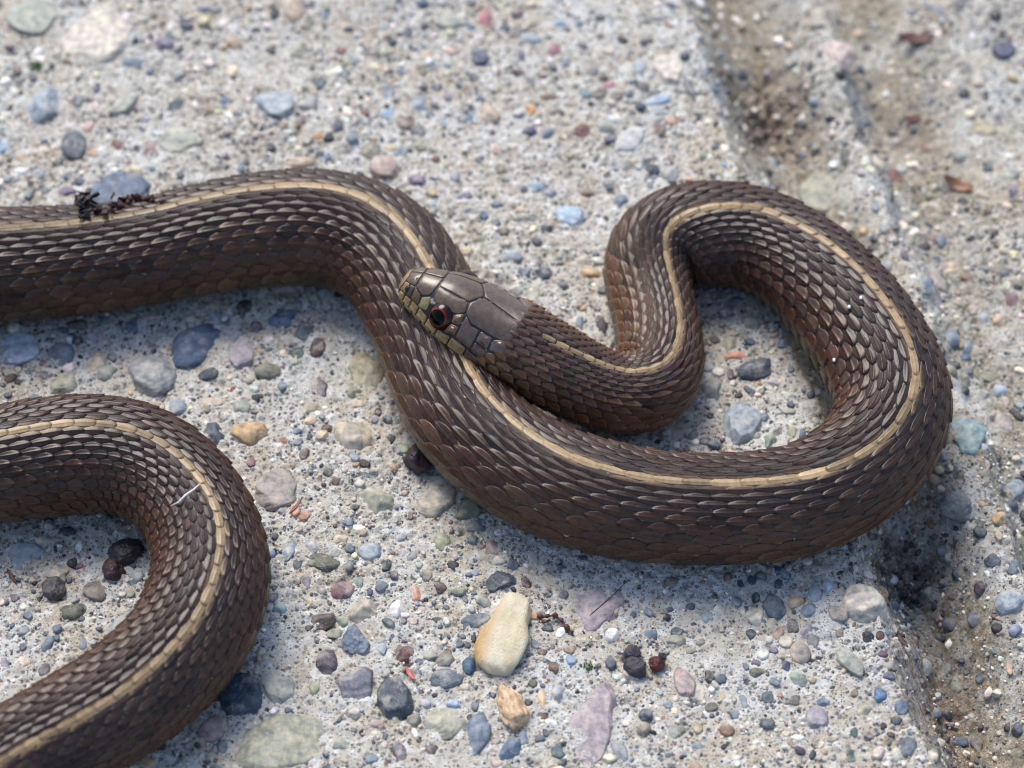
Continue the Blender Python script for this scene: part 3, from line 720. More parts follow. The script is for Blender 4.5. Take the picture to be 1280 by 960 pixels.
(6.40,-7.53,0.204,0.171,0.00,0.45,0.329,0.329,0.253),
(7.09,-7.48,0.154,0.131,1.57,0.60,0.087,0.130,0.206),
(6.98,-7.76,0.116,0.111,0.00,0.45,0.052,0.069,0.090),
(6.18,-8.01,0.119,0.087,1.57,0.45,0.057,0.100,0.091),
(6.43,-8.11,0.102,0.065,1.57,0.45,0.104,0.129,0.163),
(7.14,-8.33,0.224,0.161,1.32,0.60,0.104,0.129,0.163),
(6.09,-8.50,0.201,0.087,1.71,0.45,0.057,0.100,0.091),
(5.15,-8.36,0.160,0.117,2.88,0.45,0.091,0.066,0.091),
(5.19,-8.11,0.116,0.085,0.00,0.45,0.735,0.726,0.701),
(4.96,-8.03,0.087,0.068,0.00,0.45,0.563,0.504,0.377),
(7.11,-6.81,0.147,0.074,1.44,0.45,0.329,0.329,0.253),
(3.34,-5.26,0.097,0.090,0.00,0.45,0.067,0.075,0.134),
(2.59,-5.87,0.165,0.123,-2.85,0.45,0.161,0.203,0.262),
(3.07,-5.83,0.133,0.115,0.00,0.45,0.062,0.079,0.108),
(3.03,-6.01,0.222,0.141,0.00,0.45,0.329,0.329,0.253),
(3.37,-5.67,0.067,0.062,0.00,0.45,0.042,0.042,0.046),
(3.48,-6.05,0.097,0.096,1.57,0.45,0.101,0.109,0.084),
(3.65,-5.48,0.161,0.149,1.57,0.45,0.280,0.331,0.382),
(3.83,-5.30,0.099,0.082,1.57,0.45,0.735,0.726,0.701),
(3.00,-4.72,0.150,0.145,0.00,0.45,0.182,0.165,0.140),
(4.06,-4.61,0.127,0.098,1.57,0.45,0.153,0.102,0.077),
(4.51,-4.67,0.109,0.090,1.57,0.45,0.067,0.075,0.134),
(4.28,-4.76,0.100,0.068,1.57,0.45,0.039,0.065,0.099),
(4.98,-4.74,0.109,0.083,1.57,0.45,0.039,0.065,0.099),
(5.12,-4.49,0.202,0.124,2.65,0.45,0.087,0.130,0.206),
(4.42,-5.87,0.142,0.104,1.57,0.45,0.052,0.069,0.090),
(3.28,-6.24,0.148,0.088,0.00,0.45,0.329,0.329,0.253),
(3.04,-7.99,0.153,0.130,1.57,0.45,0.201,0.201,0.150),
(3.64,-7.48,0.131,0.120,0.00,0.45,0.182,0.165,0.140),
(2.94,-7.99,0.153,0.116,1.57,0.45,0.313,0.329,0.287),
(3.35,-8.28,0.115,0.084,0.00,0.45,0.161,0.203,0.262),
(2.84,-7.40,0.103,0.102,1.57,0.45,0.280,0.331,0.382),
(4.49,-6.50,0.096,0.088,0.00,0.45,0.158,0.158,0.200),
(4.30,-6.57,0.087,0.066,1.57,0.45,0.161,0.203,0.262),
(8.95,-0.99,0.510,0.359,1.57,0.50,0.246,0.347,0.364),
(9.77,-0.40,0.337,0.204,1.57,0.50,0.310,0.276,0.251),
(8.67,-2.46,0.415,0.381,0.00,0.65,0.148,0.156,0.165),
(9.39,-2.91,0.173,0.150,1.33,0.70,0.448,0.313,0.169),
(9.33,-3.29,0.131,0.076,1.57,0.45,0.593,0.424,0.289),
(9.84,-1.87,0.259,0.224,1.22,0.45,0.161,0.203,0.262),
(9.62,-3.12,0.122,0.092,1.57,0.45,0.091,0.066,0.091),
(9.20,-3.77,0.185,0.182,1.57,0.45,0.062,0.079,0.108),
(9.57,-3.94,0.221,0.182,1.57,0.45,0.104,0.129,0.163),
(8.98,-4.25,0.166,0.165,0.00,0.45,0.091,0.066,0.091),
(9.45,-4.76,0.315,0.309,0.00,0.40,0.280,0.331,0.382),
(9.25,-1.71,0.116,0.062,1.57,0.45,0.335,0.241,0.224),
(8.57,-3.75,0.130,0.106,1.57,0.45,0.052,0.069,0.090),
(9.09,-2.57,0.077,0.076,0.00,0.45,0.397,0.304,0.219),
(9.71,-2.25,0.169,0.134,0.00,0.45,0.062,0.079,0.108),
(8.44,-6.01,0.224,0.175,-2.84,0.50,0.201,0.201,0.150),
(8.13,-6.61,0.148,0.132,1.57,0.45,0.042,0.042,0.046),
(8.85,-5.97,0.118,0.115,0.00,0.45,0.062,0.079,0.108),
(7.53,-5.87,0.106,0.096,1.57,0.45,0.104,0.129,0.163),
(9.15,-5.21,0.126,0.119,1.57,0.45,0.046,0.039,0.046),
(8.92,-8.45,0.109,0.072,1.57,0.45,0.067,0.075,0.134),
(9.32,-6.01,0.177,0.067,1.57,0.45,0.593,0.424,0.289),
(8.70,-7.14,0.253,0.180,1.87,0.45,0.182,0.165,0.140),
(8.41,-4.67,0.180,0.164,0.00,0.45,0.148,0.156,0.165),
(8.84,-4.85,0.217,0.195,1.57,0.45,0.158,0.158,0.200),
(7.78,-5.83,0.213,0.148,1.57,0.45,0.313,0.329,0.287),
(8.84,-7.91,0.116,0.102,0.00,0.45,0.280,0.331,0.382),
(7.65,-8.24,0.144,0.135,0.00,0.45,0.101,0.109,0.084),
(8.05,-5.30,0.164,0.162,0.00,0.45,0.182,0.165,0.140),
(-8.55,-4.45,0.287,0.164,-3.02,0.50,0.455,0.404,0.319),
(-7.81,-4.98,0.292,0.250,2.12,0.50,0.182,0.165,0.140),
(-8.17,-5.39,0.271,0.195,-2.86,0.60,0.101,0.109,0.084),
(-7.12,-5.83,0.532,0.415,1.57,0.25,0.304,0.313,0.313),
(-8.43,-3.55,0.213,0.149,0.00,0.45,0.052,0.069,0.090),
(-9.21,-4.12,0.483,0.368,0.00,0.10,0.280,0.331,0.382),
(-7.11,-4.72,0.100,0.090,1.57,0.45,0.161,0.203,0.262),
(-6.81,-4.76,0.127,0.090,1.57,0.45,0.042,0.042,0.046),
(-7.15,-4.98,0.108,0.105,1.57,0.45,0.201,0.201,0.150),
(-8.58,-6.10,0.194,0.148,1.57,0.45,0.161,0.203,0.262),
(-9.05,-5.83,0.124,0.119,1.57,0.45,0.161,0.203,0.262),
(-7.91,-6.10,0.141,0.103,1.57,0.45,0.161,0.203,0.262),
(-9.01,-6.15,0.106,0.096,1.57,0.45,0.104,0.129,0.163),
(-8.20,-5.71,0.119,0.080,0.00,0.45,0.415,0.423,0.432),
(-8.59,-6.67,0.153,0.106,1.26,0.45,0.091,0.066,0.091),
(-9.01,-5.48,0.098,0.097,1.57,0.45,0.161,0.203,0.262),
(-7.79,-6.62,0.087,0.074,1.57,0.45,0.161,0.203,0.262),
(-8.14,-4.36,0.075,0.073,0.00,0.45,0.197,0.104,0.121)
]
PEBBLES.sort(key=lambda p: -p[2] * p[3])

def peb_z(a, b_, prot):
    if prot <= 0.3: return 0.16, -0.16 + 0.035 + 0.28 * prot      # nearly flush
    prot *= 0.74
    hz = min(a, b_) * 0.62
    return hz, -hz * (1 - 2 * prot)

big_me = [mesh_from('pebble', v, f, M_PEB) for v, f in ROCK_BIG]
flat_me = [mesh_from('pebble', v, f, M_PEB) for v, f in ROCK_FLAT]
mid_me = [mesh_from('pebble', v, f, M_PEB) for v, f in ROCK_MID]
grit = []        # (x, y, z, a, b, hz, angle, colour, template list, tilt)
STD = 300
occ_n = 1300
occ = np.zeros((occ_n, occ_n), bool)      # which places are taken, 0.02 cm cells
def occ_mark(x, y, a, b_, ang, k=0.92):
    R = max(a, b_) * k
    i0, i1 = int((x - R + 13) / 0.02), int((x + R + 13) / 0.02) + 1
    j0, j1 = int((y - R + 13) / 0.02), int((y + R + 13) / 0.02) + 1
    i0, j0 = max(0, i0), max(0, j0); i1, j1 = min(occ_n, i1), min(occ_n, j1)
    if i1 <= i0 or j1 <= j0: return
    xx = (np.arange(i0, i1) + 0.5) * 0.02 - 13 - x
    yy = (np.arange(j0, j1) + 0.5) * 0.02 - 13 - y
    XX, YY = np.meshgrid(xx, yy, indexing='ij')
    ca, sa = math.cos(ang), math.sin(ang)
    U = (XX * ca + YY * sa) / (a * k); V = (-XX * sa + YY * ca) / (b_ * k)
    occ[i0:i1, j0:j1] |= (U * U + V * V) < 1
for k, (x, y, a, b_, ang, prot, cr, cg, cb) in enumerate(PEBBLES):
    hz, off = peb_z(a, b_, prot)
    z = ground1(x, y) + off
    occ_mark(x, y, a, b_, ang)
    j = rng.uniform(-0.12, 0.12, 2)
    flip = math.pi if rng.random() < 0.5 else 0
    if k < STD:
        me = flat_me[k % len(flat_me)] if prot <= 0.3 and a > 0.2 else big_me[k % len(big_me)] if a > 0.28 else mid_me[k % len(mid_me)]
        o = link('pebble', me, GROUND, (x, y, z))
        o.scale = (a, b_, hz); o.rotation_euler = (j[0], j[1], ang + flip)
        o.color = (cr, cg, cb, 1)
    else:
        grit.append((x, y, z, a, b_, hz, ang + flip, (cr, cg, cb), 1))

PAL = [((0.07, 0.09, 0.12), 27), ((0.13, 0.165, 0.21), 22), ((0.30, 0.32, 0.33), 18), ((0.025, 0.028, 0.034), 24), ((0.17, 0.12, 0.09), 9), ((0.30, 0.30, 0.24), 11),
       ((0.46, 0.38, 0.27), 11), ((0.26, 0.15, 0.12), 4), ((0.19, 0.15, 0.18), 4), ((0.72, 0.70, 0.66), 10), ((0.27, 0.33, 0.39), 8), ((0.50, 0.33, 0.20), 3), ((0.62, 0.55, 0.43), 28), ((0.48, 0.44, 0.38), 22), ((0.74, 0.72, 0.67), 26)]
pal_c = np.array([p[0] for p in PAL]); pal_w = np.array([p[1] for p in PAL], float); pal_w /= pal_w.sum()
NG = 82000
rad = np.clip(0.024 * (1 - rng.random(NG)) ** (-1 / 2.35), 0, 0.15)
rad[::-1].sort()
gx = rng.uniform(-12.9, 12.9, NG); gy = rng.uniform(-12.9, 12.9, NG)
dens = np.clip(0.72 + 1.5 * vnoise(gx * 0.8, gy * 0.8, 510, 3, 0.6), 0.12, 1.0)
keep = (rng.random(NG) < dens)
for k in range(NG):
    if not keep[k]: continue
    x, y, a = gx[k], gy[k], rad[k]
    i, j = int((x + 13) / 0.02), int((y + 13) / 0.02)
    q = int(a * 0.7 / 0.02)
    if occ[i, j] or occ[i - q, j] or occ[i + q if i + q < occ_n else i, j] or occ[i, j - q] or occ[i, min(j + q, occ_n - 1)]:
        continue
    e = rng.uniform(0.55, 1.0); ang = rng.uniform(0, math.pi)
    occ_mark(x, y, a, a * e, ang, 0.95)
    c = pal_c[rng.choice(len(pal_c), p=pal_w)] * rng.uniform(0.7, 1.25) * rng.uniform(0.9, 1.1, 3)
    hz = a * e * rng.uniform(0.5, 0.9)
    grit.append((x, y, None, a, a * e, hz, ang, tuple(np.clip(c, 0, 0.85)), 1 if a > 0.075 else 0))
for hx, hy, hr, hd in HOLLOWS:          # dark soil crumbs in the hollows, also painting shade under the right loop
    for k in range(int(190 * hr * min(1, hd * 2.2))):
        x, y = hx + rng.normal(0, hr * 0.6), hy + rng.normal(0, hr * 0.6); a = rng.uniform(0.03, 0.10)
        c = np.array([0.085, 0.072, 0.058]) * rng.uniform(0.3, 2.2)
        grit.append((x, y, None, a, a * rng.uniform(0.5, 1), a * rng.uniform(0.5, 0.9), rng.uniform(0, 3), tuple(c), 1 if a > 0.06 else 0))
gxs = np.array([g[0] for g in grit]); gys = np.array([g[1] for g in grit])
gz = ground(gxs, gys)
prot_r = rng.beta(1.3, 2.6, len(grit)) * 0.8 + 0.04
vv, ff, cc = [], [], []; base = 0
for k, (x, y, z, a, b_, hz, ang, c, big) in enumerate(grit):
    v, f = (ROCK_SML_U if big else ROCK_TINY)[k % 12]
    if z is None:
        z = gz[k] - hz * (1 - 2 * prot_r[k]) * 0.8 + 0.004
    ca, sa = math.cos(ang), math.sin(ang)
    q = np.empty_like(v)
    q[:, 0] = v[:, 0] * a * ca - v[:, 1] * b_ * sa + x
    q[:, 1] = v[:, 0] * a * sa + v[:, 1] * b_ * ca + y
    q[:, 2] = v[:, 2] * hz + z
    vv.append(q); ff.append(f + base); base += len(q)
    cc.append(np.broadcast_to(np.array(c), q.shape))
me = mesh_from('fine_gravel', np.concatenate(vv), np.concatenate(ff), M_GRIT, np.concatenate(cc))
tag(link('fine_gravel', me, GROUND), kind='stuff')

# ------------------------------------------------------------------ the snake's course: x, y, z of the axis, radius, roll (head end first)
ST = np.array([
(0.000,-0.340,1.720,0.840,0.130),
(0.932,-0.691,1.260,0.807,0.045),
(1.475,-0.801,0.950,0.783,-0.009),
(2.010,-0.880,0.800,0.746,0.027),
(2.496,-0.759,0.720,0.779,0.160),
(2.806,-0.481,0.730,0.839,0.323),
(2.916,0.097,0.739,0.850,0.458),
(2.848,0.947,0.710,0.816,0.516),
(2.714,1.805,0.714,0.821,0.460),
(2.710,2.308,0.760,0.873,0.369),
(2.865,2.755,0.814,0.936,0.335),
(3.255,3.020,0.899,1.034,0.298),
(3.741,3.118,0.908,1.044,0.198),
(4.280,3.120,0.907,1.042,0.106),
(4.863,3.020,0.887,1.020,0.062),
(5.407,2.672,0.887,1.019,0.003),
(5.956,2.103,0.904,1.039,-0.102),
(6.456,1.304,0.959,1.103,-0.209),
(6.901,0.388,0.988,1.136,-0.273),
(7.243,-0.486,0.974,1.120,-0.289),
(7.344,-1.187,0.970,1.115,-0.301),
(7.198,-1.816,0.946,1.088,-0.323),
(6.832,-2.463,0.921,1.058,-0.315),
(6.210,-3.053,0.905,1.041,-0.256),
(5.486,-3.453,0.892,1.026,-0.172),
(4.612,-3.645,0.889,1.022,-0.121),
(3.673,-3.686,0.883,1.015,-0.112),
(2.738,-3.626,0.888,1.021,-0.121),
(1.840,-3.466,0.910,1.046,-0.104),
(0.919,-3.162,0.927,1.065,-0.013),
(0.136,-2.680,0.908,1.044,0.119),
(-0.519,-2.068,0.900,1.035,0.208),
(-0.959,-1.448,0.919,1.056,0.261),
(-1.277,-0.694,0.889,1.021,0.288),
(-1.459,0.159,0.937,1.077,0.245),
(-1.672,0.822,1.001,1.150,0.191),
(-1.955,1.629,1.001,1.150,0.161),
(-2.393,2.386,1.001,1.150,0.121),
(-2.926,2.901,1.001,1.150,0.093),
(-3.577,3.166,1.001,1.150,0.100),
(-4.336,3.230,1.001,1.150,0.122),
(-5.367,3.091,0.989,1.137,0.139),
(-6.241,2.908,0.956,1.099,0.150),
(-7.127,2.664,0.908,1.044,0.141),
(-8.228,2.444,0.920,1.058,0.094),
(-9.289,2.307,0.958,1.101,0.026),
(-10.194,2.227,0.991,1.139,-0.017),
(-11.313,2.171,0.972,1.117,-0.017),
(-12.383,1.868,0.962,1.106,0.000),
(-13.237,1.070,0.996,1.144,0.018),
(-13.428,-0.278,0.986,1.133,0.035),
(-12.939,-1.559,1.001,1.150,0.053),
(-11.991,-2.390,1.001,1.150,0.070),
(-10.828,-2.665,0.951,1.093,0.087),
(-9.694,-2.681,0.922,1.060,0.102),
(-8.965,-2.547,0.983,1.129,0.099),
(-8.195,-2.439,0.977,1.123,0.079),
(-7.414,-2.471,0.944,1.085,0.059),
(-6.784,-2.727,0.908,1.044,0.010),
(-6.237,-3.228,0.889,1.022,-0.090),
(-5.844,-3.868,0.879,1.011,-0.188),
(-5.613,-4.542,0.905,1.040,-0.233),
(-5.537,-5.249,0.954,1.097,-0.250),
(-5.653,-5.983,0.956,1.098,-0.277),
(-5.943,-6.703,0.927,1.066,-0.315),
(-6.427,-7.344,0.913,1.050,-0.359),
(-7.007,-7.929,0.915,1.052,-0.410),
(-7.719,-8.410,0.885,1.017,-0.449),
(-8.437,-8.782,0.830,0.954,-0.453),
(-9.632,-9.603,0.757,0.870,-0.445),
(-10.698,-10.250,0.626,0.720,-0.445),
(-12.038,-10.603,0.480,0.552,-0.445),
(-13.556,-10.680,0.334,0.384,-0.445),
(-15.008,-10.556,0.183,0.210,-0.445),
(-16.339,-10.378,0.037,0.042,-0.445)
])
SNOUT = np.array((-2.110,0.705,2.350))

def hermite(P, n_sub=24):
    d = np.concatenate([[0], np.cumsum(np.linalg.norm(np.diff(P[:, :3], axis=0), axis=1))])
    m = np.zeros_like(P)
    m[1:-1] = (P[2:] - P[:-2]) / (d[2:] - d[:-2])[:, None]
    m[0] = (P[1] - P[0]) / (d[1] - d[0]); m[-1] = (P[-1] - P[-2]) / (d[-1] - d[-2])
    out = []
    for i in range(len(P) - 1):
        h = d[i + 1] - d[i]
        for t in np.linspace(0, 1, n_sub, endpoint=False):
            t2, t3 = t * t, t ** 3
            out.append((2 * t3 - 3 * t2 + 1) * P[i] + (t3 - 2 * t2 + t) * h * m[i] + (-2 * t3 + 3 * t2) * P[i + 1] + (t3 - t2) * h * m[i + 1])
    out.append(P[-1])
    return np.array(out)

for _ in range(2):          # even out the measuring noise
    q = ST.copy()
    q[1:-1] = 0.5 * ST[1:-1] + 0.25 * (ST[:-2] + ST[2:])
    dlt = q - ST
    dlt[:, :2] *= 0.35
    ST = ST + dlt * 0.6
PATH = hermite(ST)
_s = np.concatenate([[0], np.cumsum(np.linalg.norm(np.diff(PATH[:, :3], axis=0), axis=1))])
S_LEN = _s[-1]
SG = np.arange(0, S_LEN, 0.04)
PT = np.stack([np.interp(SG, _s, PATH[:, k]) for k in range(5)], -1)
def smooth1(A, k):
    ker = np.hanning(2 * k + 3)[1:-1]; ker /= ker.sum()
    p = np.pad(A, ((k, k), (0, 0)), mode='edge')
    return np.stack([np.convolve(p[:, j], ker, 'valid') for j in range(A.shape[1])], -1)
PT[:, 3:] = smooth1(PT[:, 3:], 14)
TG = np.gradient(PT[:, :3], axis=0)
TG = smooth1(TG, 16)
TG /= np.linalg.norm(TG, axis=1)[:, None]
HEAD_X = SNOUT - PT[0, :3]
HL = np.linalg.norm(HEAD_X); HEAD_X = HEAD_X / HL
k0 = int(0.5 / 0.04)      # bend the neck's direction into the head's
for i in range(k0):
    w = i / k0
    q = -HEAD_X * (1 - w) + TG[i] * w
    TG[i] = q / np.linalg.norm(q)
N0 = np.array([0, 0, 1.0]) - TG[:, 2:3] * TG
N0 /= np.linalg.norm(N0, axis=1)[:, None]
BN = np.cross(TG, N0)
FLAT = 0.87
hN = N0[0]
hB = BN[0]
HEAD_ROLL = math.radians(-10)
HU = np.array([0.00, 0.10, 0.22, 0.35, 0.48, 0.60, 0.72, 0.82, 0.90, 0.95, 0.98, 1.0])
R0 = PT[0, 3]
HWID = np.array([R0, 0.84, 0.83, 0.82, 0.77, 0.67, 0.55, 0.46, 0.39, 0.33, 0.25, 0.08])
HTOP = np.array([R0, 0.79, 0.75, 0.72, 0.70, 0.66, 0.58, 0.49, 0.40, 0.31, 0.21, 0.05])
HBOT = np.array([R0 * 0.95, 0.72, 0.60, 0.58, 0.55, 0.52, 0.47, 0.42, 0.37, 0.31, 0.22, 0.05])

def surf(s, phi):
    """point on the snake's skin: s along the body (negative: towards the snout), phi round it from the back stripe"""
    s = np.asarray(s, float); phi = np.asarray(phi, float)
    s, phi = np.broadcast_arrays(s, phi)
    sb = np.clip(s, 0, SG[-1])
    I = lambda A: np.stack([np.interp(sb, SG, A[:, k]) for k in range(A.shape[1])], -1)
    P = I(PT); T = I(TG); N = I(N0)
    N /= np.linalg.norm(N, axis=-1)[..., None]; B = np.cross(T, N); B /= np.linalg.norm(B, axis=-1)[..., None]
    ta = P[..., 4]; r = P[..., 3]
    ang = phi + ta
    cn = np.cos(ang); cb = np.sin(ang)
    cn2 = np.where(cn < -FLAT, -FLAT + 0.12 * (cn + FLAT), cn)
    body = P[..., :3] + r[..., None] * (cn2[..., None] * N + cb[..., None] * B)
    u = np.clip(-s / HL, 0, 1)
    hw = np.interp(u, HU, HWID); ht = np.interp(u, HU, HTOP); hb = np.interp(u, HU, HBOT)
    n = np.interp(u, [0, 0.3, 0.8, 1], [2.0, 2.12, 2.15, 2.05])
    ro = np.interp(u, [0, 0.4], [PT[0, 4], HEAD_ROLL])
    sn, cs = np.sin(phi), np.cos(phi)
    rho = (np.abs(sn) ** n + np.abs(cs) ** n) ** (-1 / n)
    head = PT[0, :3] + (u * HL)[..., None] * HEAD_X + (hw * rho * sn)[..., None] * (hB * np.cos(ro)[..., None] - hN * np.sin(ro)[..., None]) + (np.where(cs > 0, ht, hb) * rho * cs)[..., None] * (hN * np.cos(ro)[..., None] + hB * np.sin(ro)[..., None])
    return np.where((s < 0)[..., None], head, body)

def surf_n(s, phi):
    e = 0.01
    s = np.asarray(s, float)      # never difference across the nape, where head and body meet
    a = surf(np.where(s < 0, np.minimum(s + e, -1e-4), s + e), phi) - surf(np.where(s >= 0, np.maximum(s - e, 0), s - e), phi)
    b_ = surf(s, phi + e) - surf(s, phi - e)
    n = np.cross(a, b_)
    ln = np.linalg.norm(n, axis=-1)[..., None]
    n = n / np.maximum(ln, 1e-9)
    # outward
    c = np.where((s < 0)[..., None], PT[0, :3] + (np.clip(-s / HL, 0, 1) * HL)[..., None] * HEAD_X,
                 np.stack([np.interp(np.clip(s, 0, SG[-1]), SG, PT[:, k]) for k in range(3)], -1))
    o = np.sum((surf(s, phi) - c) * n, -1)
    return np.where((o < 0)[..., None], -n, n)

snake = bpy.data.objects.new('garter_snake', None)
C.objects.link(snake)
snake.empty_display_size = 1
snake.location = (0, 0, 0)
tag(snake, 'dark brown snake with a cream back stripe lying looped across the rough concrete', 'snake')

# one continuous skin from tail tip to snout
M_SKIN = mat_plain('snake_skin', (0.016, 0.018, 0.028), 0.45, 0.5)
_t = M_SKIN.node_tree; _b = _t.nodes['Principled BSDF']
_n = _t.nodes.new('ShaderNodeTexNoise'); _n.inputs['Scale'].default_value = 5.5; _n.inputs['Detail'].default_value = 3.0
_t.links.new(_t.nodes['Texture Coordinate'].outputs['Object'], _n.inputs['Vector'])
_old = _b.inputs['Base Color'].links[0].from_socket
_t.links.new(mix(_t, _old, (0.34, 0.32, 0.22), ramp(_t, _n.outputs[0], [(0.60, g3(0)), (0.66, g3(0.85))])), _b.inputs['Base Color'])
NP = 56
ss = np.concatenate([-HL * np.array([1.0, 0.992, 0.98, 0.965, 0.95, 0.93, 0.90, 0.86]), -HL * np.arange(0.82, 0.0, -0.035), np.arange(0, SG[-1], 0.10), [SG[-1]]])
ph = np.linspace(-math.pi, math.pi, NP, endpoint=False)
SS, PH = np.meshgrid(ss, ph, indexing='ij')
V = surf(SS, PH).reshape(-1, 3)
i = np.arange(len(ss) * NP).reshape(len(ss), NP)
f = np.stack([i[:-1], i[1:], np.roll(i[1:], -1, 1), np.roll(i[:-1], -1, 1)], -1).reshape(-1, 4).tolist()
f = [tuple(x) for x in f] + [tuple(i[0]), tuple(i[-1][::-1])]
body = link('body', mesh_from('body', V, f, M_SKIN), snake)

# --- scales
def spacing(s):
    r = np.interp(np.clip(s, 0, SG[-1]), SG, PT[:, 3])
    return np.maximum(0.05, r * np.interp(s, [-1, 0, 2.5, 6, 13, 15, 23, 26, 36, 42, 50], [0.28, 0.32, 0.35, 0.40, 0.43, 0.52, 0.51, 0.42, 0.42, 0.375, 0.345]))
NROW = 10
ROWS = [0, 8.6, 16.4, 24.2, 32.2, 41, 51, 63, 77, 93, 112, 131]
def row_phi(i):
    return math.copysign(math.radians(float(np.interp(abs(i), range(12), ROWS))), i)
gu = np.array([0.0, 0.16, 0.40, 0.66, 0.86, 1.0])
gv = np.array([-1.0, -0.86, -0.5, -0.09, 0.0, 0.09, 0.5, 0.86, 1.0])
GU, GV = np.meshgrid(gu, gv, indexing='ij')
ow = np.interp(gu, [0, 0.16, 0.40, 0.66, 0.86, 1.0], [0.30, 0.66, 0.98, 0.96, 0.66, 0.14])
OWS = np.interp(gu, [0, 0.16, 0.40, 0.66, 0.86, 1.0], [0.80, 0.95, 1.0, 1.0, 0.90, 0.45])
nu, nv = len(gu), len(gv)
gi = np.arange(nu * nv).reshape(nu, nv)
gf = np.stack([gi[:-1, :-1], gi[1:, :-1], gi[1:, 1:], gi[:-1, 1:]], -1).reshape(-1, 4)
rim = list(gi[:, 0]) + list(gi[-1, 1:]) + list(gi[-2::-1, -1])       # left side, tip, right side
sk0 = nu * nv
skf = np.array([(rim[k], sk0 + k, sk0 + k + 1, rim[k + 1]) for k in range(len(rim) - 1)])
SF = np.concatenate([gf, skf])
view_from = np.array(cam.location)

def scale_geo(s0, ln, p0, pw, keel, lift, base_c, rim_c, keel_c, ow, edge=0):
    s = s0 + (GU - 0.42) * ln
    p = p0 + GV * ow[:, None] * pw
    r = np.interp(np.clip(s0, 0, SG[-1]), SG, PT[:, 3])
    tw = r / 1.1
    h = 0.004 + lift * tw * (0.15 + 0.85 * GU ** 0.9) * (1 - 0.75 * GV ** 2) + keel * tw * np.clip(1 - np.abs(GV) / 0.09, 0, 1) * np.minimum(1, GU * 4)
    nrm = surf_n(s, p)
    P = surf(s, p)
    top = P + nrm * h[..., None]
    bot = (P - nrm * 0.012).reshape(-1, 3)
    V = np.concatenate([top.reshape(-1, 3), bot[rim]])
    rimw = np.maximum(np.clip((np.abs(GV) - 0.8) / 0.2, 0, 1), np.clip((GU - 0.82) / 0.18, 0, 1))[..., None]
    kw = (np.clip(1 - np.abs(GV) / 0.09, 0, 1) * np.clip(GU * 3, 0, 1))[..., None]
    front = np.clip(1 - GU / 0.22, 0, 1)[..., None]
    c = base_c * (1 - rimw * 0.85) + rim_c * rimw * 0.85
    c = c * (1 - 0.55 * kw) + keel_c * 0.55 * kw
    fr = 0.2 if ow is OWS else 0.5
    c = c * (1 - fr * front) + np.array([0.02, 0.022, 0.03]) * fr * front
    if edge:      # the stripe spills a little on to the rows beside it
        ew = np.clip((GV * edge - 0.35) / 0.5, 0, 1)[..., None] * 0.6
        c = c * (1 - ew) + np.array([0.30, 0.19, 0.095]) * ew
    c = c.reshape(-1, 3)
    col = np.concatenate([c, c[rim] * 0.5])
    return V, col, nrm[2, 4], P[2, 4]

def project(P):
    fw = np.array([0, math.cos(TILT), -math.sin(TILT)]); up = np.array([0, math.sin(TILT), math.cos(TILT)])
    v = P - view_from; d = v @ fw; F = 0.5 / math.tan(math.radians(9.55))
    return F * v[0] / d, F * (v @ up) / d

# how deep the front of the head and neck hides what lies under it
_cov = surf(np.linspace(-HL, 3.0, 60), np.zeros(60))
_covr = np.interp(np.linspace(-HL, 3.0, 60), [-HL, 0, 3], [0.4, 0.7, 0.7])
def covered(P, s):
    if s < 6: return False
    d = view_from - P; d /= np.linalg.norm(d)
    w = _cov - P; t = w @ d
    q = np.linalg.norm(w - t[:, None] * d, axis=1)
    return bool(np.any((q < _covr) & (t > 0.3)))

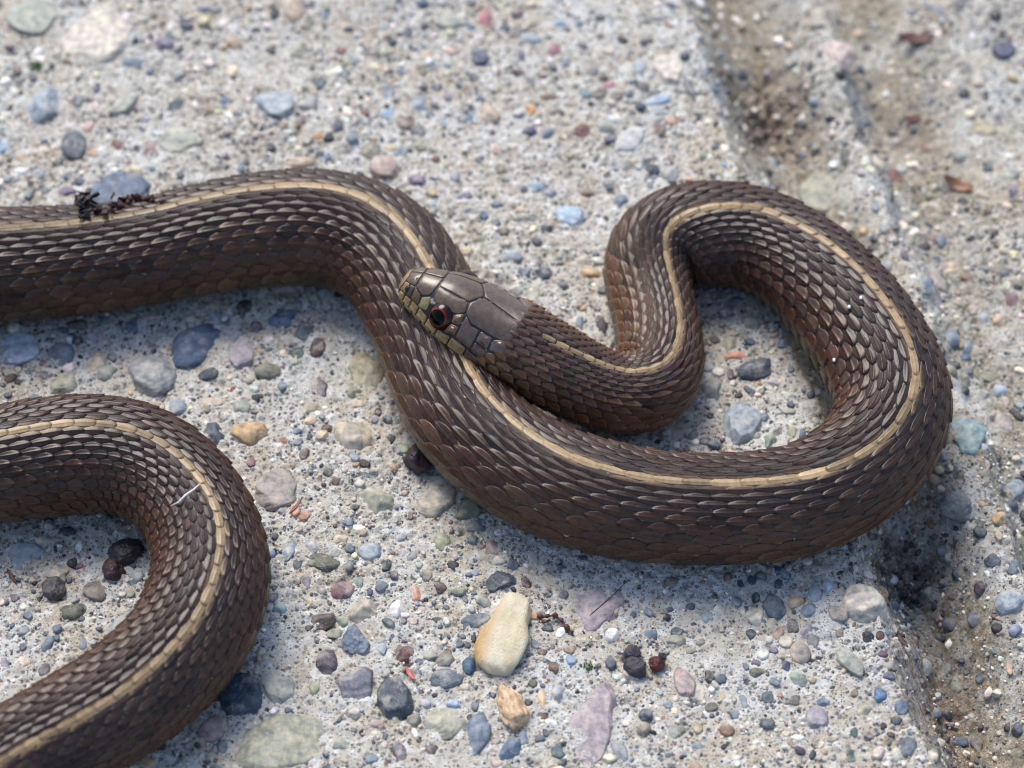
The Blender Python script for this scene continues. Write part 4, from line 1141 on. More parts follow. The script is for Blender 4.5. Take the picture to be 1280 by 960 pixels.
items = []       # (kind, V, col, size in view)
ROW_S = [-0.05]
while ROW_S[0] > -0.42 * HL: ROW_S.insert(0, ROW_S[0] - float(spacing(ROW_S[0])))
while ROW_S[-1] < SG[-1] - 0.25: ROW_S.append(ROW_S[-1] + float(spacing(ROW_S[-1])))
for s in ROW_S[:-1]:
    sp = float(spacing(s))
    for i in range(-NROW, NROW + 1):
        off = 0.5 * sp if i % 2 else 0.0
        s0 = s + off
        deg = abs(math.degrees(row_phi(i)))
        if s0 < -0.06 and deg < 62: continue
        if s0 < -0.15 * HL and deg < 93: continue
        if s0 < -0.24 * HL and deg < 112: continue
        p0 = row_phi(i)
        pit = (row_phi(abs(i) + 1) - row_phi(abs(i) - 1)) / 2 if i else row_phi(1)
        wid = pit * (np.interp(s0, [0, 2, 5], [0.64, 0.62, 0.58]) if abs(i) < 10 else 0.80)
        j = rng.normal(0, 1, 6); edge = 0
        lat = abs(i) / 10.0; stripe = False
        if i == 0 and s0 > 0.3:
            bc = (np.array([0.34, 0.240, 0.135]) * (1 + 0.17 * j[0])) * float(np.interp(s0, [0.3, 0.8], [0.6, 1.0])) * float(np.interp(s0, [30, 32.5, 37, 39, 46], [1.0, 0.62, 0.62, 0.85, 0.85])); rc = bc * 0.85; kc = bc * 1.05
            wid = pit * float(np.interp(s0, [0.3, 0.9], [0.42, 0.53]) * (1 + 0.08 * j[1])); stripe = True
        else:
            warm = np.clip((lat - 0.35) / 0.65, 0, 1)
            bc = np.array([0.040, 0.024, 0.020]) * (1 - warm) + np.array([0.074, 0.032, 0.016]) * warm
            if s0 < 6: bc = bc * np.interp(s0, [0, 6], [1.9, 1.15]) + np.array([0.050, 0.027, 0.006]) * lat * float(np.interp(s0, [0, 6], [1.4, 0.3]))
            if abs(i) == 10: bc = np.array([0.085, 0.050, 0.026])
            bc = bc * (1 + 0.14 * j[0]) * (1 + 0.05 * j[1:4])
            if rng.random() < 0.04: bc = bc * 0.55
            rc = bc * 1.3 + np.array([0.050, 0.042, 0.028]) * float(np.clip(0.35 + 0.5 * j[5], 0, 1)) * (0.3 + lat)  # pale scale rims, with edge glints painted into the colour
            kc = bc * 1.6 + 0.015
            if abs(i) == 1 and s0 > 0.6 and rng.random() < 0.6: edge = -i
        bc, rc, kc = (np.clip(x, 0.004, 0.9) for x in (bc, rc, kc))
        keel = float(np.interp(abs(i), [1, 4, 7, 8], [0.005, 0.011, 0.013, 0.010])) if (i and abs(i) < 10 and s0 > 0.5) else 0.005
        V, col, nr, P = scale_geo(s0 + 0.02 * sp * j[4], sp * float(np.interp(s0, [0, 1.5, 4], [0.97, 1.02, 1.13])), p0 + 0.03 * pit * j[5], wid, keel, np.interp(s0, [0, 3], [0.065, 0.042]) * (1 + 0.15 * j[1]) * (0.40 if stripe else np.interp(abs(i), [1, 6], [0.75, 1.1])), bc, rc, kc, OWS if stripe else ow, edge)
        vx, vy = project(P)
        vd = view_from - P; vd /= np.linalg.norm(vd)
        r = float(np.interp(max(s0, 0), SG, PT[:, 3]))
        size = (sp * wid * r) * max(0.0, float(nr @ vd))
        if not (-0.51 < vx < 0.51 and -0.385 < vy < 0.385) or covered(P, s0): size = 0.0
        items.append(('stripe_scale' if (i == 0 and s0 > 0.3) else 'scale', V, col, size))
cnt = {}
order = sorted(range(len(items)), key=lambda q: -items[q][3])
single = set()
for q in order:
    kd = items[q][0]
    if items[q][3] > 0 and cnt.get(kd, 0) < 298:
        single.add(q); cnt[kd] = cnt.get(kd, 0) + 1
rest_v, rest_f, rest_c, base = [], [], [], 0
for q, (kd, V, col, sz) in enumerate(items):
    if q in single:
        o = link(kd, mesh_from(kd, V, SF, M_SCALE, col), snake)
        if kd == 'stripe_scale': o['label'] = 'cream scale of the stripe down the back'
    else:
        rest_v.append(V); rest_f.append(SF + base); rest_c.append(col); base += len(V)
tag(link('body_scales', mesh_from('body_scales', np.concatenate(rest_v), np.concatenate(rest_f), M_SCALE, np.concatenate(rest_c)), snake), kind='stuff')

# --- wide belly scutes
bv, bf, bc_, base = [], [], [], 0
s = -0.55 * HL
pp = np.linspace(math.radians(121), math.radians(239), 13)
while s < SG[-1] - 0.25:
    sp = float(spacing(s))
    S2, P2 = np.meshgrid(np.array([s - 0.1 * sp, s + 0.5 * sp, s + 1.02 * sp]), pp, indexing='ij')
    n2 = surf_n(S2, P2); h = np.array([0.004, 0.014, 0.026])[:, None, None]
    V = (surf(S2, P2) + n2 * h).reshape(-1, 3)
    gi2 = np.arange(39).reshape(3, 13)
    bf.append(np.stack([gi2[:-1, :-1], gi2[1:, :-1], gi2[1:, 1:], gi2[:-1, 1:]], -1).reshape(-1, 4) + base)
    bv.append(V); base += 39
    bc_.append(np.tile(np.array([0.19, 0.115, 0.055]) * rng.uniform(0.85, 1.1), (39, 1)))
    s += sp
tag(link('belly_scales', mesh_from('belly_scales', np.concatenate(bv), np.concatenate(bf), M_SCALE, np.concatenate(bc_)), snake), kind='stuff')

# --- head shields: outlines in (u along the head, a round it: 0 on top, 1 at the mouth line)
A1 = math.radians(104)
def around(u, a):      # the crown shields are narrower, the cheeks deeper, towards the nape
    k = np.interp(u, [0.35, 0.62], [0.80, 1.0])
    b_ = np.abs(a)
    return np.sign(a) * np.where(b_ < 0.5, b_ * k, np.where(b_ < 1.0, 0.5 * k + (b_ - 0.5) * (2 - k), b_)) * A1
def plate(name, poly, col, rise=0.020, inset=0.022, col_low=None, mat=M_HEAD, label=None, bulge=0.6):
    poly = np.array(poly, float)
    # subdivide the outline in equal steps
    pts = []
    n = len(poly)
    asp = np.array([HL, 1.25])
    for a in range(n):
        p, q = poly[a], poly[(a + 1) % n]
        m = max(int(np.linalg.norm((q - p) * asp) / 0.045), 4)
        for t in range(m): pts.append(p + (q - p) * t / m)
    pts = np.array(pts)
    # round the corners a little
    pts = 0.7 * pts + 0.15 * (np.roll(pts, 1, 0) + np.roll(pts, -1, 0))
    cen = pts.mean(0)
    d = np.linalg.norm((pts - cen) * asp, axis=1)
    rings = []
    def ring(off): return cen + (pts - cen) * (1 - np.clip(off / d, 0, 0.96))[:, None]
    rings = [(ring(0.003), -0.01), (ring(0.005), rise * 0.6), (ring(inset), rise * 0.93), (ring(inset * 2.2), rise * 1.0), (cen + (pts - cen) * 0.55, rise * (1 + 0.25 * bulge)), (cen + (pts - cen) * 0.25, rise * (1 + 0.4 * bulge))]
    V, fc = [], []
    m = len(pts)
    for k, (rg, h) in enumerate(rings):
        s_ = -rg[:, 0] * HL; p_ = around(rg[:, 0], rg[:, 1])
        V.append(surf(s_, p_) + surf_n(s_, p_) * h)
        if k:
            b0, b1 = (k - 1) * m, k * m
            fc += [(b0 + a, b0 + (a + 1) % m, b1 + (a + 1) % m, b1 + a) for a in range(m)]
    s_ = np.array([-cen[0] * HL]); p_ = around(cen[:1], cen[1:])
    V.append(surf(s_, p_) + surf_n(s_, p_) * rise * (1 + 0.45 * bulge))
    b0 = (len(rings) - 1) * m
    fc += [(b0 + a, b0 + (a + 1) % m, len(rings) * m) for a in range(m)]
    V = np.concatenate(V)
    c = np.array(col) * np.ones((len(V), 1))
    if col_low is not None:
        aa = np.concatenate([np.abs(rg[:, 1]) for rg, h in rings] + [np.abs(cen[1:])])
        lo, hi = aa.min(), aa.max()
        w = np.clip((aa - lo) / (hi - lo + 1e-6), 0, 1)[:, None] ** 1.3
        c = c * (1 - w) + np.array(col_low) * w
    c = c * rng.uniform(0.9, 1.1)
    c[:2 * m] *= 0.55
    me = mesh_from(name, V, fc, mat, c)
    o = link(name, me, snake)
    if label: o['label'] = label
    return o

def both(name, poly, col, **kw):
    plate(name, poly, col, **kw)
    plate(name, [(u, -a) for u, a in poly][::-1], col, **kw)
BR = (0.100, 0.066, 0.042)
OL = (0.25, 0.16, 0.08)
YE = (0.60, 0.40, 0.15)
plate('rostral_shield', [(0.957, -.34), (0.957, .34), (0.972, .8), (0.990, .86), (0.990, -.86), (0.972, -.8)], OL)
both('internasal_shield', [(.864, .006), (.953, .006), (.953, .36), (.93, .40), (.866, .415)], BR)
both('prefrontal_shield', [(.858, .006), (.704, .006), (.704, .20), (.722, .42), (.78, .515), (.86, .425)], BR)
plate('frontal_shield', [(.698, -.20), (.698, .20), (.43, .235), (.355, 0), (.43, -.235)], (0.092, 0.062, 0.044))
both('supraocular_shield', [(.70, .215), (.432, .25), (.41, .42), (.455, .49), (.57, .50), (.69, .46)], BR)
both('parietal_shield', [(.345, .008), (.424, .243), (.405, .43), (.33, .515), (.12, .44), (.005, .37), (-.014, .26), (-.006, .008)], (0.088, 0.060, 0.047))
both('nasal_shield', [(.955, .385), (.913, .408), (.913, .738), (.965, .745)], OL)
both('nasal_shield', [(.906, .41), (.864, .435), (.864, .727), (.906, .735)], (0.11, 0.065, 0.035))
both('loreal_shield', [(.857, .44), (.783, .53), (.774, .737), (.857, .728)], (0.13, 0.075, 0.035))
both('preocular_shield', [(.776, .535), (.718, .45), (.69, .55), (.69, .70), (.74, .748), (.768, .742)], (0.30, 0.24, 0.11))
both('postocular_shield', [(.48, .505), (.408, .445), (.397, .612), (.475, .622)], (0.12, 0.07, 0.04))
both('postocular_shield', [(.475, .635), (.397, .625), (.397, .758), (.49, .79)], (0.17, 0.09, 0.045))
lu = [.962, .905, .835, .755, .655, .545, .42, .27, .13]
lt = [.765, .752, .745, .755, .79, .81, .80, .775, .775]
for k in range(8):
    up_c = OL if k < 7 else BR
    both('lip_shield', [(lu[k] - .003, lt[k]), (lu[k + 1] + .003, lt[k + 1]), (lu[k + 1] + .008, 1.0), (lu[k] + .002, 1.0)], up_c, col_low=YE if k < 7 else (0.2, 0.12, 0.05), rise=0.028)
both('temporal_shield', [(.390, .452), (.33, .53), (.243, .50), (.243, .765), (.390, .765)], (0.12, 0.078, 0.062), bulge=1)
both('temporal_shield', [(.235, .497), (.125, .458), (.120, .613), (.235, .628)], (0.12, 0.08, 0.066), bulge=1)
both('temporal_shield', [(.235, .640), (.120, .626), (.110, .772), (.235, .765)], (0.12, 0.07, 0.05), bulge=1)
both('temporal_shield', [(.115, .462), (.0, .325), (-.01, .565), (.113, .602)], (0.12, 0.08, 0.066), bulge=1)
lw = [.965, .89, .80, .70, .59, .47, .34, .2]
for k in range(7):
    both('lower_lip_shield', [(lw[k] - .003, 1.02), (lw[k + 1] + .003, 1.02), (lw[k + 1] + .003, 1.26), (lw[k] - .003, 1.26)], (0.30, 0.22, 0.10), rise=0.02)

# --- eyes and nostrils
def uv_ball(n=24, m=16, z0=-1.0):
    v, f = [], []
    for j in range(m + 1):
        th = math.pi * j / m
        for i_ in range(n):
            a = 2 * math.pi * i_ / n
            v.append((math.sin(th) * math.cos(a), math.sin(th) * math.sin(a), math.cos(th)))
    for j in range(m):
        for i_ in range(n):
            f.append((j * n + i_, (j + 1) * n + i_, (j + 1) * n + (i_ + 1) % n, j * n + (i_ + 1) % n))
    return np.array(v), f
def mat_eye():
    m, t, b, N = nodes('eye_iris')
    co = N('ShaderNodeTexCoord').outputs['Object']
    mu = N('ShaderNodeVectorMath', operation='SCALE'); mu.inputs['Scale'].default_value = 1 / 0.30; t.links.new(co, mu.inputs[0])
    sep = N('ShaderNodeSeparateXYZ'); t.links.new(mu.outputs[0], sep.inputs[0])
    no = N('ShaderNodeTexNoise', Scale=9.0, Detail=3.0); t.links.new(co, no.inputs['Vector'])
    c = ramp(t, sep.outputs[2], [(0.0, (0.008, 0.005, 0.004)), (0.45, (0.006, 0.003, 0.003)), (0.60, (0.014, 0.004, 0.003)), (0.74, (0.05, 0.007, 0.005)), (0.825, (0.19, 0.026, 0.010)), (0.846, (0.006, 0.005, 0.005))])
    t.links.new(mix(t, c, ramp(t, no.outputs[0], [(0.35, g3(0.5)), (0.6, g3(1.1))]), 0.8, 'MULTIPLY'), b.inputs['Base Color'])
    b.inputs['Roughness'].default_value = 0.12
    b.inputs['Specular IOR Level'].default_value = 0.3
    b.inputs['Coat Weight'].default_value = 0.1
    b.inputs['Coat Roughness'].default_value = 0.03
    return m
M_EYE = mat_eye()
M_PUP = mat_plain('pupil_black', (0.002, 0.002, 0.002), 0.03, 0.1, 0.14)
M_NOS = mat_plain('nostril_black', (0.005, 0.005, 0.005), 0.5, 0.1)
ev, ef = uv_ball(32, 24)
pv = ev[ev[:, 2] > 0.0]
for sd in (1, -1):
    s_, p_ = np.array([-0.572 * HL]), np.array([sd * 0.625 * A1])
    P, n = surf(s_, p_)[0], surf_n(s_, p_)[0]
    er = 0.30
    o = link('eye', mesh_from('eye', ev * er, ef, M_EYE), snake)
    z = Vector(n); x = Vector(HEAD_X) - z * z.dot(Vector(HEAD_X)); x.normalize(); y = z.cross(x)
    Rm = Matrix((x, y, z)).transposed().to_4x4()
    o.matrix_local = Matrix.Translation(Vector(P - n * 0.16)) @ Rm
    # pupil: a thin cap seated on the eyeball
    th = np.linspace(0, 0.56, 7); nn = 28
    cap = [(0, 0, 1.004)]; cf = []
    for q in th[1:]:
        for a in range(nn):
            cap.append((math.sin(q) * math.cos(a * 2 * math.pi / nn) * 1.004, math.sin(q) * math.sin(a * 2 * math.pi / nn) * 1.004, math.cos(q) * 1.004))
    cf = [(0, 1 + a, 1 + (a + 1) % nn) for a in range(nn)]
    for k in range(len(th) - 2):
        b0 = 1 + k * nn
        cf += [(b0 + a, b0 + nn + a, b0 + nn + (a + 1) % nn, b0 + (a + 1) % nn) for a in range(nn)]
    link('pupil', mesh_from('pupil', np.array(cap) * er, cf, M_PUP), o)
    s_, p_ = np.array([-0.910 * HL]), np.array([sd * 0.56 * A1])
    P, n = surf(s_, p_)[0], surf_n(s_, p_)[0]
    o = link('nostril', mesh_from('nostril', ev * np.array([0.058, 0.07, 0.035]), ef, M_NOS), snake)
    z = Vector(n); x = Vector(HEAD_X) - z * z.dot(Vector(HEAD_X)); x.normalize(); y = z.cross(x)
    o.matrix_local = Matrix.Translation(Vector(P + n * 0.012)) @ Matrix((x, y, z)).transposed().to_4x4()

# ------------------------------------------------------------------ loose things lying about
def loose(name, label, cat, x, y, a, b_, hz, ang, col, seed, proud=0.8, planes=10, sharp=12.0, z=None, rough=0.5, tilt=(0, 0), group=None, cols=None):
    v, f = rock(4, seed, planes, sharp)
    me = mesh_from(name, v, f, None)
    m = mat_plain(name + '_mineral', col, rough, 0.45, scale=2.5, bump=0.12) if cols is None else cols
    me.materials.append(m)
    zz = (ground1(x, y) + hz * (2 * proud - 1)) if z is None else z
    o = link(name, me, None, (x, y, zz))
    o.scale = (a, b_, hz); o.rotation_euler = (*tilt, ang)
    tag(o, label, cat, group)
    return o

def tube(path, rad, n=8):
    path = np.array(path, float); V = []; F_ = []
    for k in range(len(path)):
        t = path[min(k + 1, len(path) - 1)] - path[max(k - 1, 0)]; t /= np.linalg.norm(t)
        a = np.cross(t, (0.1, 0.2, 1.0)); a /= np.linalg.norm(a); c = np.cross(t, a)
        for j in range(n):
            q = 2 * math.pi * j / n
            V.append(path[k] + rad[k] * (math.cos(q) * a + math.sin(q) * c))
    for k in range(len(path) - 1):
        for j in range(n):
            F_.append((k * n + j, k * n + (j + 1) % n, (k + 1) * n + (j + 1) % n, (k + 1) * n + j))
    F_ += [tuple(range(n))[::-1], tuple(range((len(path) - 1) * n, len(path) * n))]
    return np.array(V), F_

# cream stone, waisted, rusty on one side
def cream_mat():
    m, t, b, N = nodes('cream_stone')
    co = N('ShaderNodeTexCoord').outputs['Object']
    sep = N('ShaderNodeSeparateXYZ'); t.links.new(co, sep.inputs[0])
    no = N('ShaderNodeTexNoise', Scale=2.2, Detail=6.0, Roughness=0.65); t.links.new(co, no.inputs['Vector'])
    n2 = N('ShaderNodeTexNoise', Scale=14.0, Detail=5.0, Roughness=0.7); t.links.new(co, n2.inputs['Vector'])
    c = ramp(t, no.outputs[0], [(0.3, (0.62, 0.50, 0.31)), (0.5, (0.74, 0.66, 0.47)), (0.7, (0.80, 0.75, 0.60))])
    ad = N('ShaderNodeMath', operation='MULTIPLY_ADD'); t.links.new(no.outputs[0], ad.inputs[0]); ad.inputs[1].default_value = -0.8; t.links.new(sep.outputs[0], ad.inputs[2])
    ma = N('ShaderNodeMath', operation='ADD'); t.links.new(ad.outputs[0], ma.inputs[0]); ma.inputs[1].default_value = 1.25
    c = mix(t, (0.60, 0.34, 0.12), c, ramp(t, ma.outputs[0], [(0.02, g3(0.15)), (0.55, g3(1))]))
    c = mix(t, c, (0.2, 0.16, 0.11), ramp(t, n2.outputs[0], [(0.27, g3(0.7)), (0.38, g3(0))]))
    t.links.new(c, b.inputs['Base Color']); b.inputs['Roughness'].default_value = 0.75
    bp = N('ShaderNodeBump', Strength=0.6, Distance=0.1); t.links.new(n2.outputs[0], bp.inputs['Height']); t.links.new(bp.outputs[0], b.inputs['Normal'])
    return m
cx, cy, _ = (-0.118,-5.957,0.000)
v, f = rock(4, 77, 18, 34, 0.04)
v[:, :2] = np.sign(v[:, :2]) * np.abs(v[:, :2]) ** 0.78
w = 1 - 0.20 * np.clip((v[:, 1] + 0.1) / 1.1, 0, 1) - 0.11 * np.exp(-((v[:, 1] - 0.25) / 0.20) ** 2)
v[:, 0] *= w; v[:, 2] *= w
cs = mesh_from('cream_stone', v, f, cream_mat())
o = link('cream_stone', cs, None, (cx, cy, ground1(cx, cy) + 0.10)); o.scale = (0.49, 0.92, 0.25); o.rotation_euler = (0.03, 0, math.radians(-14))
tag(o, 'large cream stone with a rusty left edge, brightest stone on the concrete', 'stone')

x, y, _ = (0.015,-7.518,0.000)
loose('peach_stone', 'lumpy peach coloured stone just below the large cream stone', 'stone', x, y, 0.26, 0.50, 0.22, math.radians(18), (0.62, 0.43, 0.26), 81, 0.62, 12, 10)
x, y, _ = (-1.824,-1.961,0.000)
loose('maroon_stone', 'blackish maroon block of stone in the shade touching the big loop', 'stone', x, y, 0.30, 0.33, 0.27, 0.5, (0.040, 0.022, 0.028), 83, 0.8, 7, 34, rough=0.42)
x, y, _ = (-7.315,-4.066,0.000)
loose('black_stone', 'shiny black chunk lying inside the lower left loop of the snake', 'stone', x, y, 0.38, 0.29, 0.19, 0.5, (0.036, 0.032, 0.034), 85, 0.62, 5, 60, rough=0.4)
x, y, _ = (-7.479,-4.469,0.000)
loose('maroon_crumb', 'small dark maroon lump in front of the shiny black chunk', 'crumb', x, y, 0.23, 0.24, 0.18, 0.1, (0.06, 0.030, 0.036), 86, 0.68, 7, 30)
x, y, _ = (-8.568,-4.904,0.000)
loose('dark_stone', 'pointed dark grey stone with a pale top inside the lower left loop', 'stone', x, y, 0.23, 0.27, 0.22, 0.5, (0.09, 0.085, 0.085), 88, 0.66, 6, 30)
x, y, _ = (2.278,-6.640,0.000)
loose('black_crumb', 'blackish purple angular crumb, biggest of the dark crumbs by the pink pebble', 'crumb', x, y, 0.23, 0.25, 0.19, 0.7, (0.040, 0.034, 0.045), 90, 0.75, 6, 34)
x, y, _ = (2.213,-6.309,0.000)
loose('purple_crumb', 'small grey purple crumb just above the blackish angular crumb', 'crumb', x, y, 0.16, 0.15, 0.12, 0.2, (0.06, 0.05, 0.07), 91, 0.8, 8, 18)
x, y, _ = (2.647,-6.588,0.000)
loose('red_crumb', 'dark red crumb to the right of the blackish angular crumb', 'crumb', x, y, 0.17, 0.15, 0.13, -0.2, (0.085, 0.018, 0.016), 92, 0.85, 8, 18, rough=0.35)
x, y, _ = (2.756,-6.396,0.000)
loose('slate_crumb', 'tiny slate coloured crumb touching the top of the dark red crumb', 'crumb', x, y, 0.09, 0.09, 0.08, 0.3, (0.04, 0.045, 0.06), 93, 0.8, 8, 18)

# twig below the big loop
def on_ground(pts, lift):
    return [(x, y, ground1(x, y) + h) for (x, y, _), h in zip(pts, lift)]
tw = on_ground([(0.476,-5.549,0.000), (0.640,-5.549,0.000), (0.788,-5.532,0.000), (0.921,-5.638,0.000), (1.024,-5.798,0.000), (1.155,-5.922,0.000)], [0.07, 0.10, 0.11, 0.10, 0.08, 0.05])
tw2 = []
for k in range(len(tw) - 1):
    for t in np.linspace(0, 1, 4, endpoint=False): tw2.append(np.array(tw[k]) * (1 - t) + np.array(tw[k + 1]) * t + np.array([0, 0, 0.012 * math.sin(7 * (k + t))]))
v, f = tube(tw2, [0.035 + 0.018 * math.sin(k * 1.7) + 0.01 * math.sin(k * 0.9) for k in range(len(tw2))])
M_TWIG = mat_plain('twig_bark', (0.085, 0.026, 0.018), 0.55, 0.5, scale=9, bump=0.02)
o = link('twig', mesh_from('twig', v, f, M_TWIG)); tag(o, 'short crooked reddish brown twig lying right of the cream stone', 'twig')
br = on_ground([(0.506,-5.567,0.000), (0.594,-5.656,0.000), (0.713,-5.621,0.000)], [0.06, 0.05, 0.09])
v, f = tube(br, [0.012, 0.02, 0.022]); link('side_shoot', mesh_from('side_shoot', v, f, M_TWIG), o)

# thin dark hair across the mauve stone
hp = on_ground([(1.444,-5.496,0.000), (1.671,-5.264,0.000), (1.915,-5.012,0.000), (2.146,-4.741,0.000)], [0.05, 0.06, 0.06, 0.05])
v, f = tube(hp, [0.006, 0.008, 0.008, 0.006], 6)
o = link('hair', mesh_from('hair', v, f, mat_plain('hair_dark', (0.03, 0.025, 0.03), 0.5, 0.2))); tag(o, 'thin straight dark hair lying across the flat mauve stone', 'hair')

# white curved fibre on the lower left loop
def skin_near(target, s_lo, s_hi):
    sgrid = np.linspace(s_lo, s_hi, 400); pg = np.linspace(-1.5, 1.5, 121)
    A, B_ = np.meshgrid(sgrid, pg, indexing='ij')
    P = surf(A, B_)
    # nearest to the line of points standing over the target
    fw = np.array(target) - view_from; fw /= np.linalg.norm(fw)
    w = P - view_from; t = w @ fw
    q = np.linalg.norm(w - t[..., None] * fw, axis=-1) + 0.02 * (t - t.min())
    a, b2 = np.unravel_index(np.argmin(q), q.shape)
    return P[a, b2], surf_n(A[a:a + 1, b2], B_[a:a + 1, b2])[0]
SLOW = SG[-1] * 0.55
fb = []
for tgt, h in (((-6.465,-3.025,0.000), 0.10), ((-6.317,-2.950,0.000), 0.14), ((-6.185,-2.856,0.000), 0.17), ((-6.073,-2.705,0.000), 0.16), ((-5.993,-2.515,0.000), 0.10)):
    P, n = skin_near(tgt, SLOW, SG[-1] - 1); fb.append(P + n * h)
v, f = tube(fb, [0.012, 0.020, 0.024, 0.020, 0.012], 7)
o = link('fibre', mesh_from('fibre', v, f, mat_plain('fibre_white', (0.72, 0.70, 0.66), 0.5, 0.1))); tag(o, 'curved white fibre stuck on the scales of the lower left loop', 'fibre')
# soil on the back at the upper left
def cluster(name, label, cat, tgts, col, seed, s_lo, s_hi, rough=0.6):
    r = np.random.default_rng(seed); V, F_, b0 = [], [], 0
    for tgt, rad_ in tgts:
        P, n = skin_near(tgt, s_lo, s_hi)
        for q_ in range(7):
            v, f = rock(2, seed + (b0 // 7) % 91 + q_, 6, 26, 0.16)
            sc_ = rad_ * np.array([r.uniform(0.4, 1.25), r.uniform(0.2, 0.6), r.uniform(0.08, 0.35)])
            M = np.linalg.qr(r.normal(size=(3, 3)))[0]
            V.append((v * sc_) @ M + P + n * rad_ * r.uniform(0.2, 1.1) + r.normal(0, 0.45, 3) * rad_); F_.append(f + b0); b0 += len(v)
    o = link(name, mesh_from(name, np.concatenate(V), np.concatenate(F_), mat_plain(name + '_soil', col, rough, 0.6, scale=8, bump=0.03)))
    tag(o, label, cat); return o
S1, S2 = SG[-1] * 0.38, SG[-1] * 0.62
cluster('soil_crumb', 'black crumbly lump of soil on the back of the upper left body', 'crumb',
        [((-8.988,4.634,0.000), 0.16), ((-8.853,4.788,0.000), 0.14), ((-8.693,4.656,0.000), 0.17), ((-8.843,4.480,0.000), 0.15), ((-8.973,4.832,0.000), 0.09), ((-8.610,4.458,0.000), 0.12), ((-8.791,4.262,0.000), 0.10), ((-8.700,4.349,0.000), 0.08)], (0.022, 0.014, 0.016), 500, S1, S2)
cluster('bark_flake', 'dark red flaky strip of bark lying along the back beside the soil lump', 'bark flake',
        [((-8.374,4.393,0.000), 0.11), ((-8.219,4.524,0.000), 0.13), ((-8.096,4.634,0.000), 0.14), ((-7.971,4.722,0.000), 0.13), ((-7.840,4.744,0.000), 0.11), ((-7.709,4.766,0.000), 0.10), ((-7.562,4.788,0.000), 0.10), ((-7.395,4.766,0.000), 0.08), ((-7.246,4.766,0.000), 0.06)], (0.055, 0.018, 0.016), 540, S1, S2)
# bright mineral grains on the right loop
M_QU = mat_plain('quartz_white', (0.8, 0.78, 0.75), 0.2, 0.1)
for tgt, lab in (((7.046,2.169,0.000), 'white grain stuck nearest the stripe on the right loop'), ((6.788,1.939,0.000), 'white grain stuck between the other two grains on the right loop'), ((6.443,0.604,0.000), 'white grain stuck low on the inner side of the right loop')):
    P, n = skin_near(tgt, 2, SG[-1] * 0.4)
    v, f = rock(2, 600, 7, 14)
    o = link('grain', mesh_from('grain', v, f, M_QU), None, tuple(P + n * 0.06)); o.scale = (0.035, 0.05, 0.03)
    tag(o, lab, 'grain', 'white grains stuck on the right loop')

# leaf scraps, splinters and moss
def scrap(name, label, cat, p, ln, wd, ang, col, curl=0.25, lift=0.05, tilt=0.0):
    x, y = p[:2]; n, m = 9, 5
    V = []
    for i_ in range(n):
        t = i_ / (n - 1) * 2 - 1
        for j in range(m):
            q = j / (m - 1) * 2 - 1
            wv = wd * (1 - 0.8 * t * t) * (1 + 0.15 * math.sin(9 * t + 3 * q))
            V.append((t * ln, q * wv, curl * ln * t * t + 0.5 * curl * wd * q * q + 0.01 * math.sin(5 * t + 4 * q)))
    top = np.array(V); bot = top - np.array([0, 0, 0.012])
    gi_ = np.arange(n * m).reshape(n, m); q4 = np.stack([gi_[:-1, :-1], gi_[1:, :-1], gi_[1:, 1:], gi_[:-1, 1:]], -1).reshape(-1, 4)
    bd = list(gi_[:, 0]) + list(gi_[-1, 1:]) + list(gi_[-2::-1, -1]) + list(gi_[0, -2:0:-1])
    f = [tuple(a) for a in q4] + [tuple(a[::-1] + n * m) for a in q4] + [(bd[k], bd[k] + n * m, bd[(k + 1) % len(bd)] + n * m, bd[(k + 1) % len(bd)]) for k in range(len(bd))]
    o = link(name, mesh_from(name, np.concatenate([top, bot]), f, mat_plain(name + '_dry', col, 0.55, 0.5, scale=6)), None, (x, y, ground1(x, y) + lift))
    o.rotation_euler = (tilt, 0, ang); tag(o, label, cat); return o
scrap('leaf_scrap', 'dark red leaf scrap at the very top edge right of centre', 'leaf scrap', (8.916,10.560,0.000), 0.38, 0.16, -0.1, (0.07, 0.016, 0.012), 0.2, 0.12)
scrap('leaf_scrap', 'small dark red leaf scrap on the ridge below the one at the top edge', 'leaf scrap', (8.742,8.462,0.000), 0.19, 0.08, 0.1, (0.10, 0.018, 0.014), 0.2, 0.08)
scrap('husk', 'curled tan brown husk in the dirty gutter at upper right', 'husk', (9.476,6.172,-0.000), 0.34, 0.14, -0.5, (0.24, 0.12, 0.07), 0.5, 0.05, 0.3)
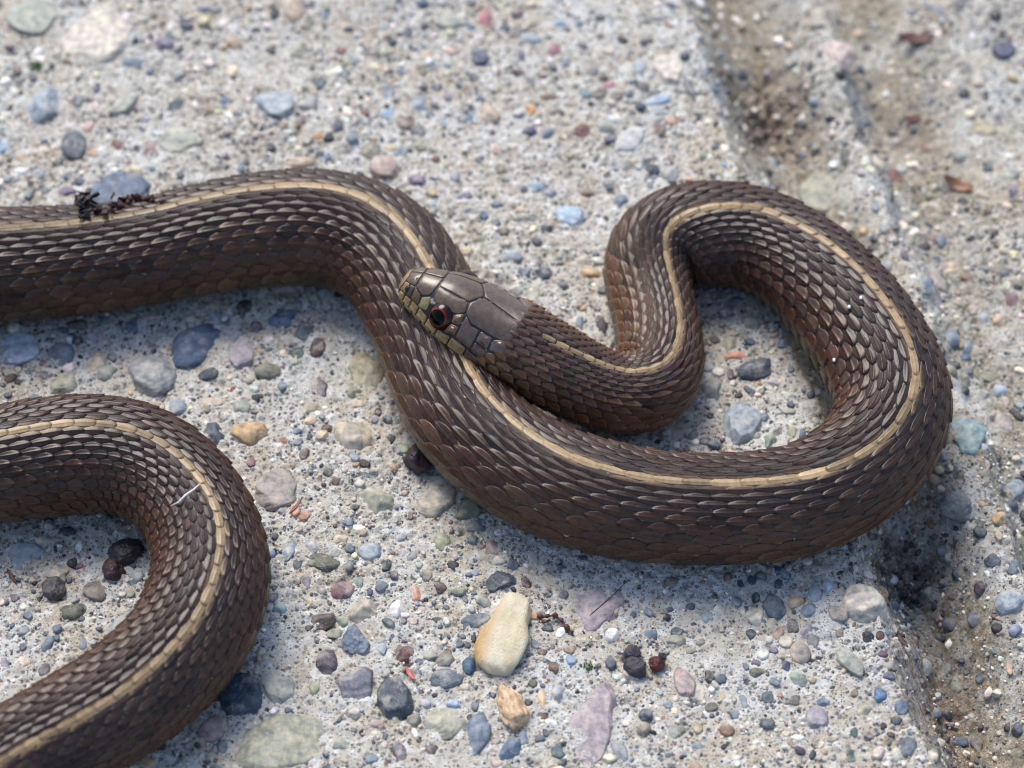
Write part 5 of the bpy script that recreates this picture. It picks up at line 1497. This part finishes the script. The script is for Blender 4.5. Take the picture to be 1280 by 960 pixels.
scrap('bark_splinter', 'thin dark red splinter at the left edge inside the lower left loop', 'splinter', (-9.391,-4.614,0.000), 0.20, 0.035, -1.0, (0.09, 0.022, 0.022), 0.1, 0.06)
scrap('red_splinter', 'bright pinkish red splinter above the dark slate stone at lower centre', 'splinter', (-1.863,-6.796,0.000), 0.17, 0.05, -1.0, (0.50, 0.14, 0.12), 0.1, 0.07)
scrap('pink_splinter', 'slim dull pink splinter beside the outer edge of the lower left loop', 'splinter', (-4.126,-3.025,0.000), 0.22, 0.03, 1.0, (0.26, 0.10, 0.09), 0.1, 0.07)
scrap('brown_splinter', 'dark knobbly brown splinter in the gutter at lower right', 'splinter', (7.247,-5.692,0.000), 0.26, 0.05, -1.05, (0.06, 0.022, 0.022), 0.1, 0.07)

def moss(label, p, R_, n, col, seed):
    r = np.random.default_rng(seed); x, y = p[:2]; V, F_ = [], []
    for k in range(n):
        a = r.uniform(0, 6.28); d = R_ * math.sqrt(r.random()); bx, by = x + d * math.cos(a), y + d * math.sin(a)
        bz = ground1(bx, by); h = r.uniform(0.04, 0.11); dx, dy = r.uniform(-0.05, 0.05, 2); w = 0.014; q = r.uniform(0, 3.14)
        b0 = len(V); V += [(bx - w * math.cos(q), by - w * math.sin(q), bz), (bx + w * math.cos(q), by + w * math.sin(q), bz), (bx + dx, by + dy, bz + h)]; F_.append((b0, b0 + 1, b0 + 2))
        V += [(bx + w * math.sin(q), by - w * math.cos(q), bz), (bx - w * math.sin(q), by + w * math.cos(q), bz), (bx + dx, by + dy, bz + h)]; F_.append((b0 + 3, b0 + 4, b0 + 5))
    o = link('moss_tuft', mesh_from('moss_tuft', np.array(V), F_, mat_plain('moss_green', col, 0.7, 0.4)))
    tag(o, label, 'moss')
moss('bright green moss tuft near the upper left corner', (-10.235,8.652,-0.000), 0.16, 90, (0.09, 0.26, 0.03), 1)
moss('tiny green moss tuft between the two flat mauve stones', (1.397,-6.605,0.000), 0.09, 40, (0.12, 0.26, 0.05), 2)
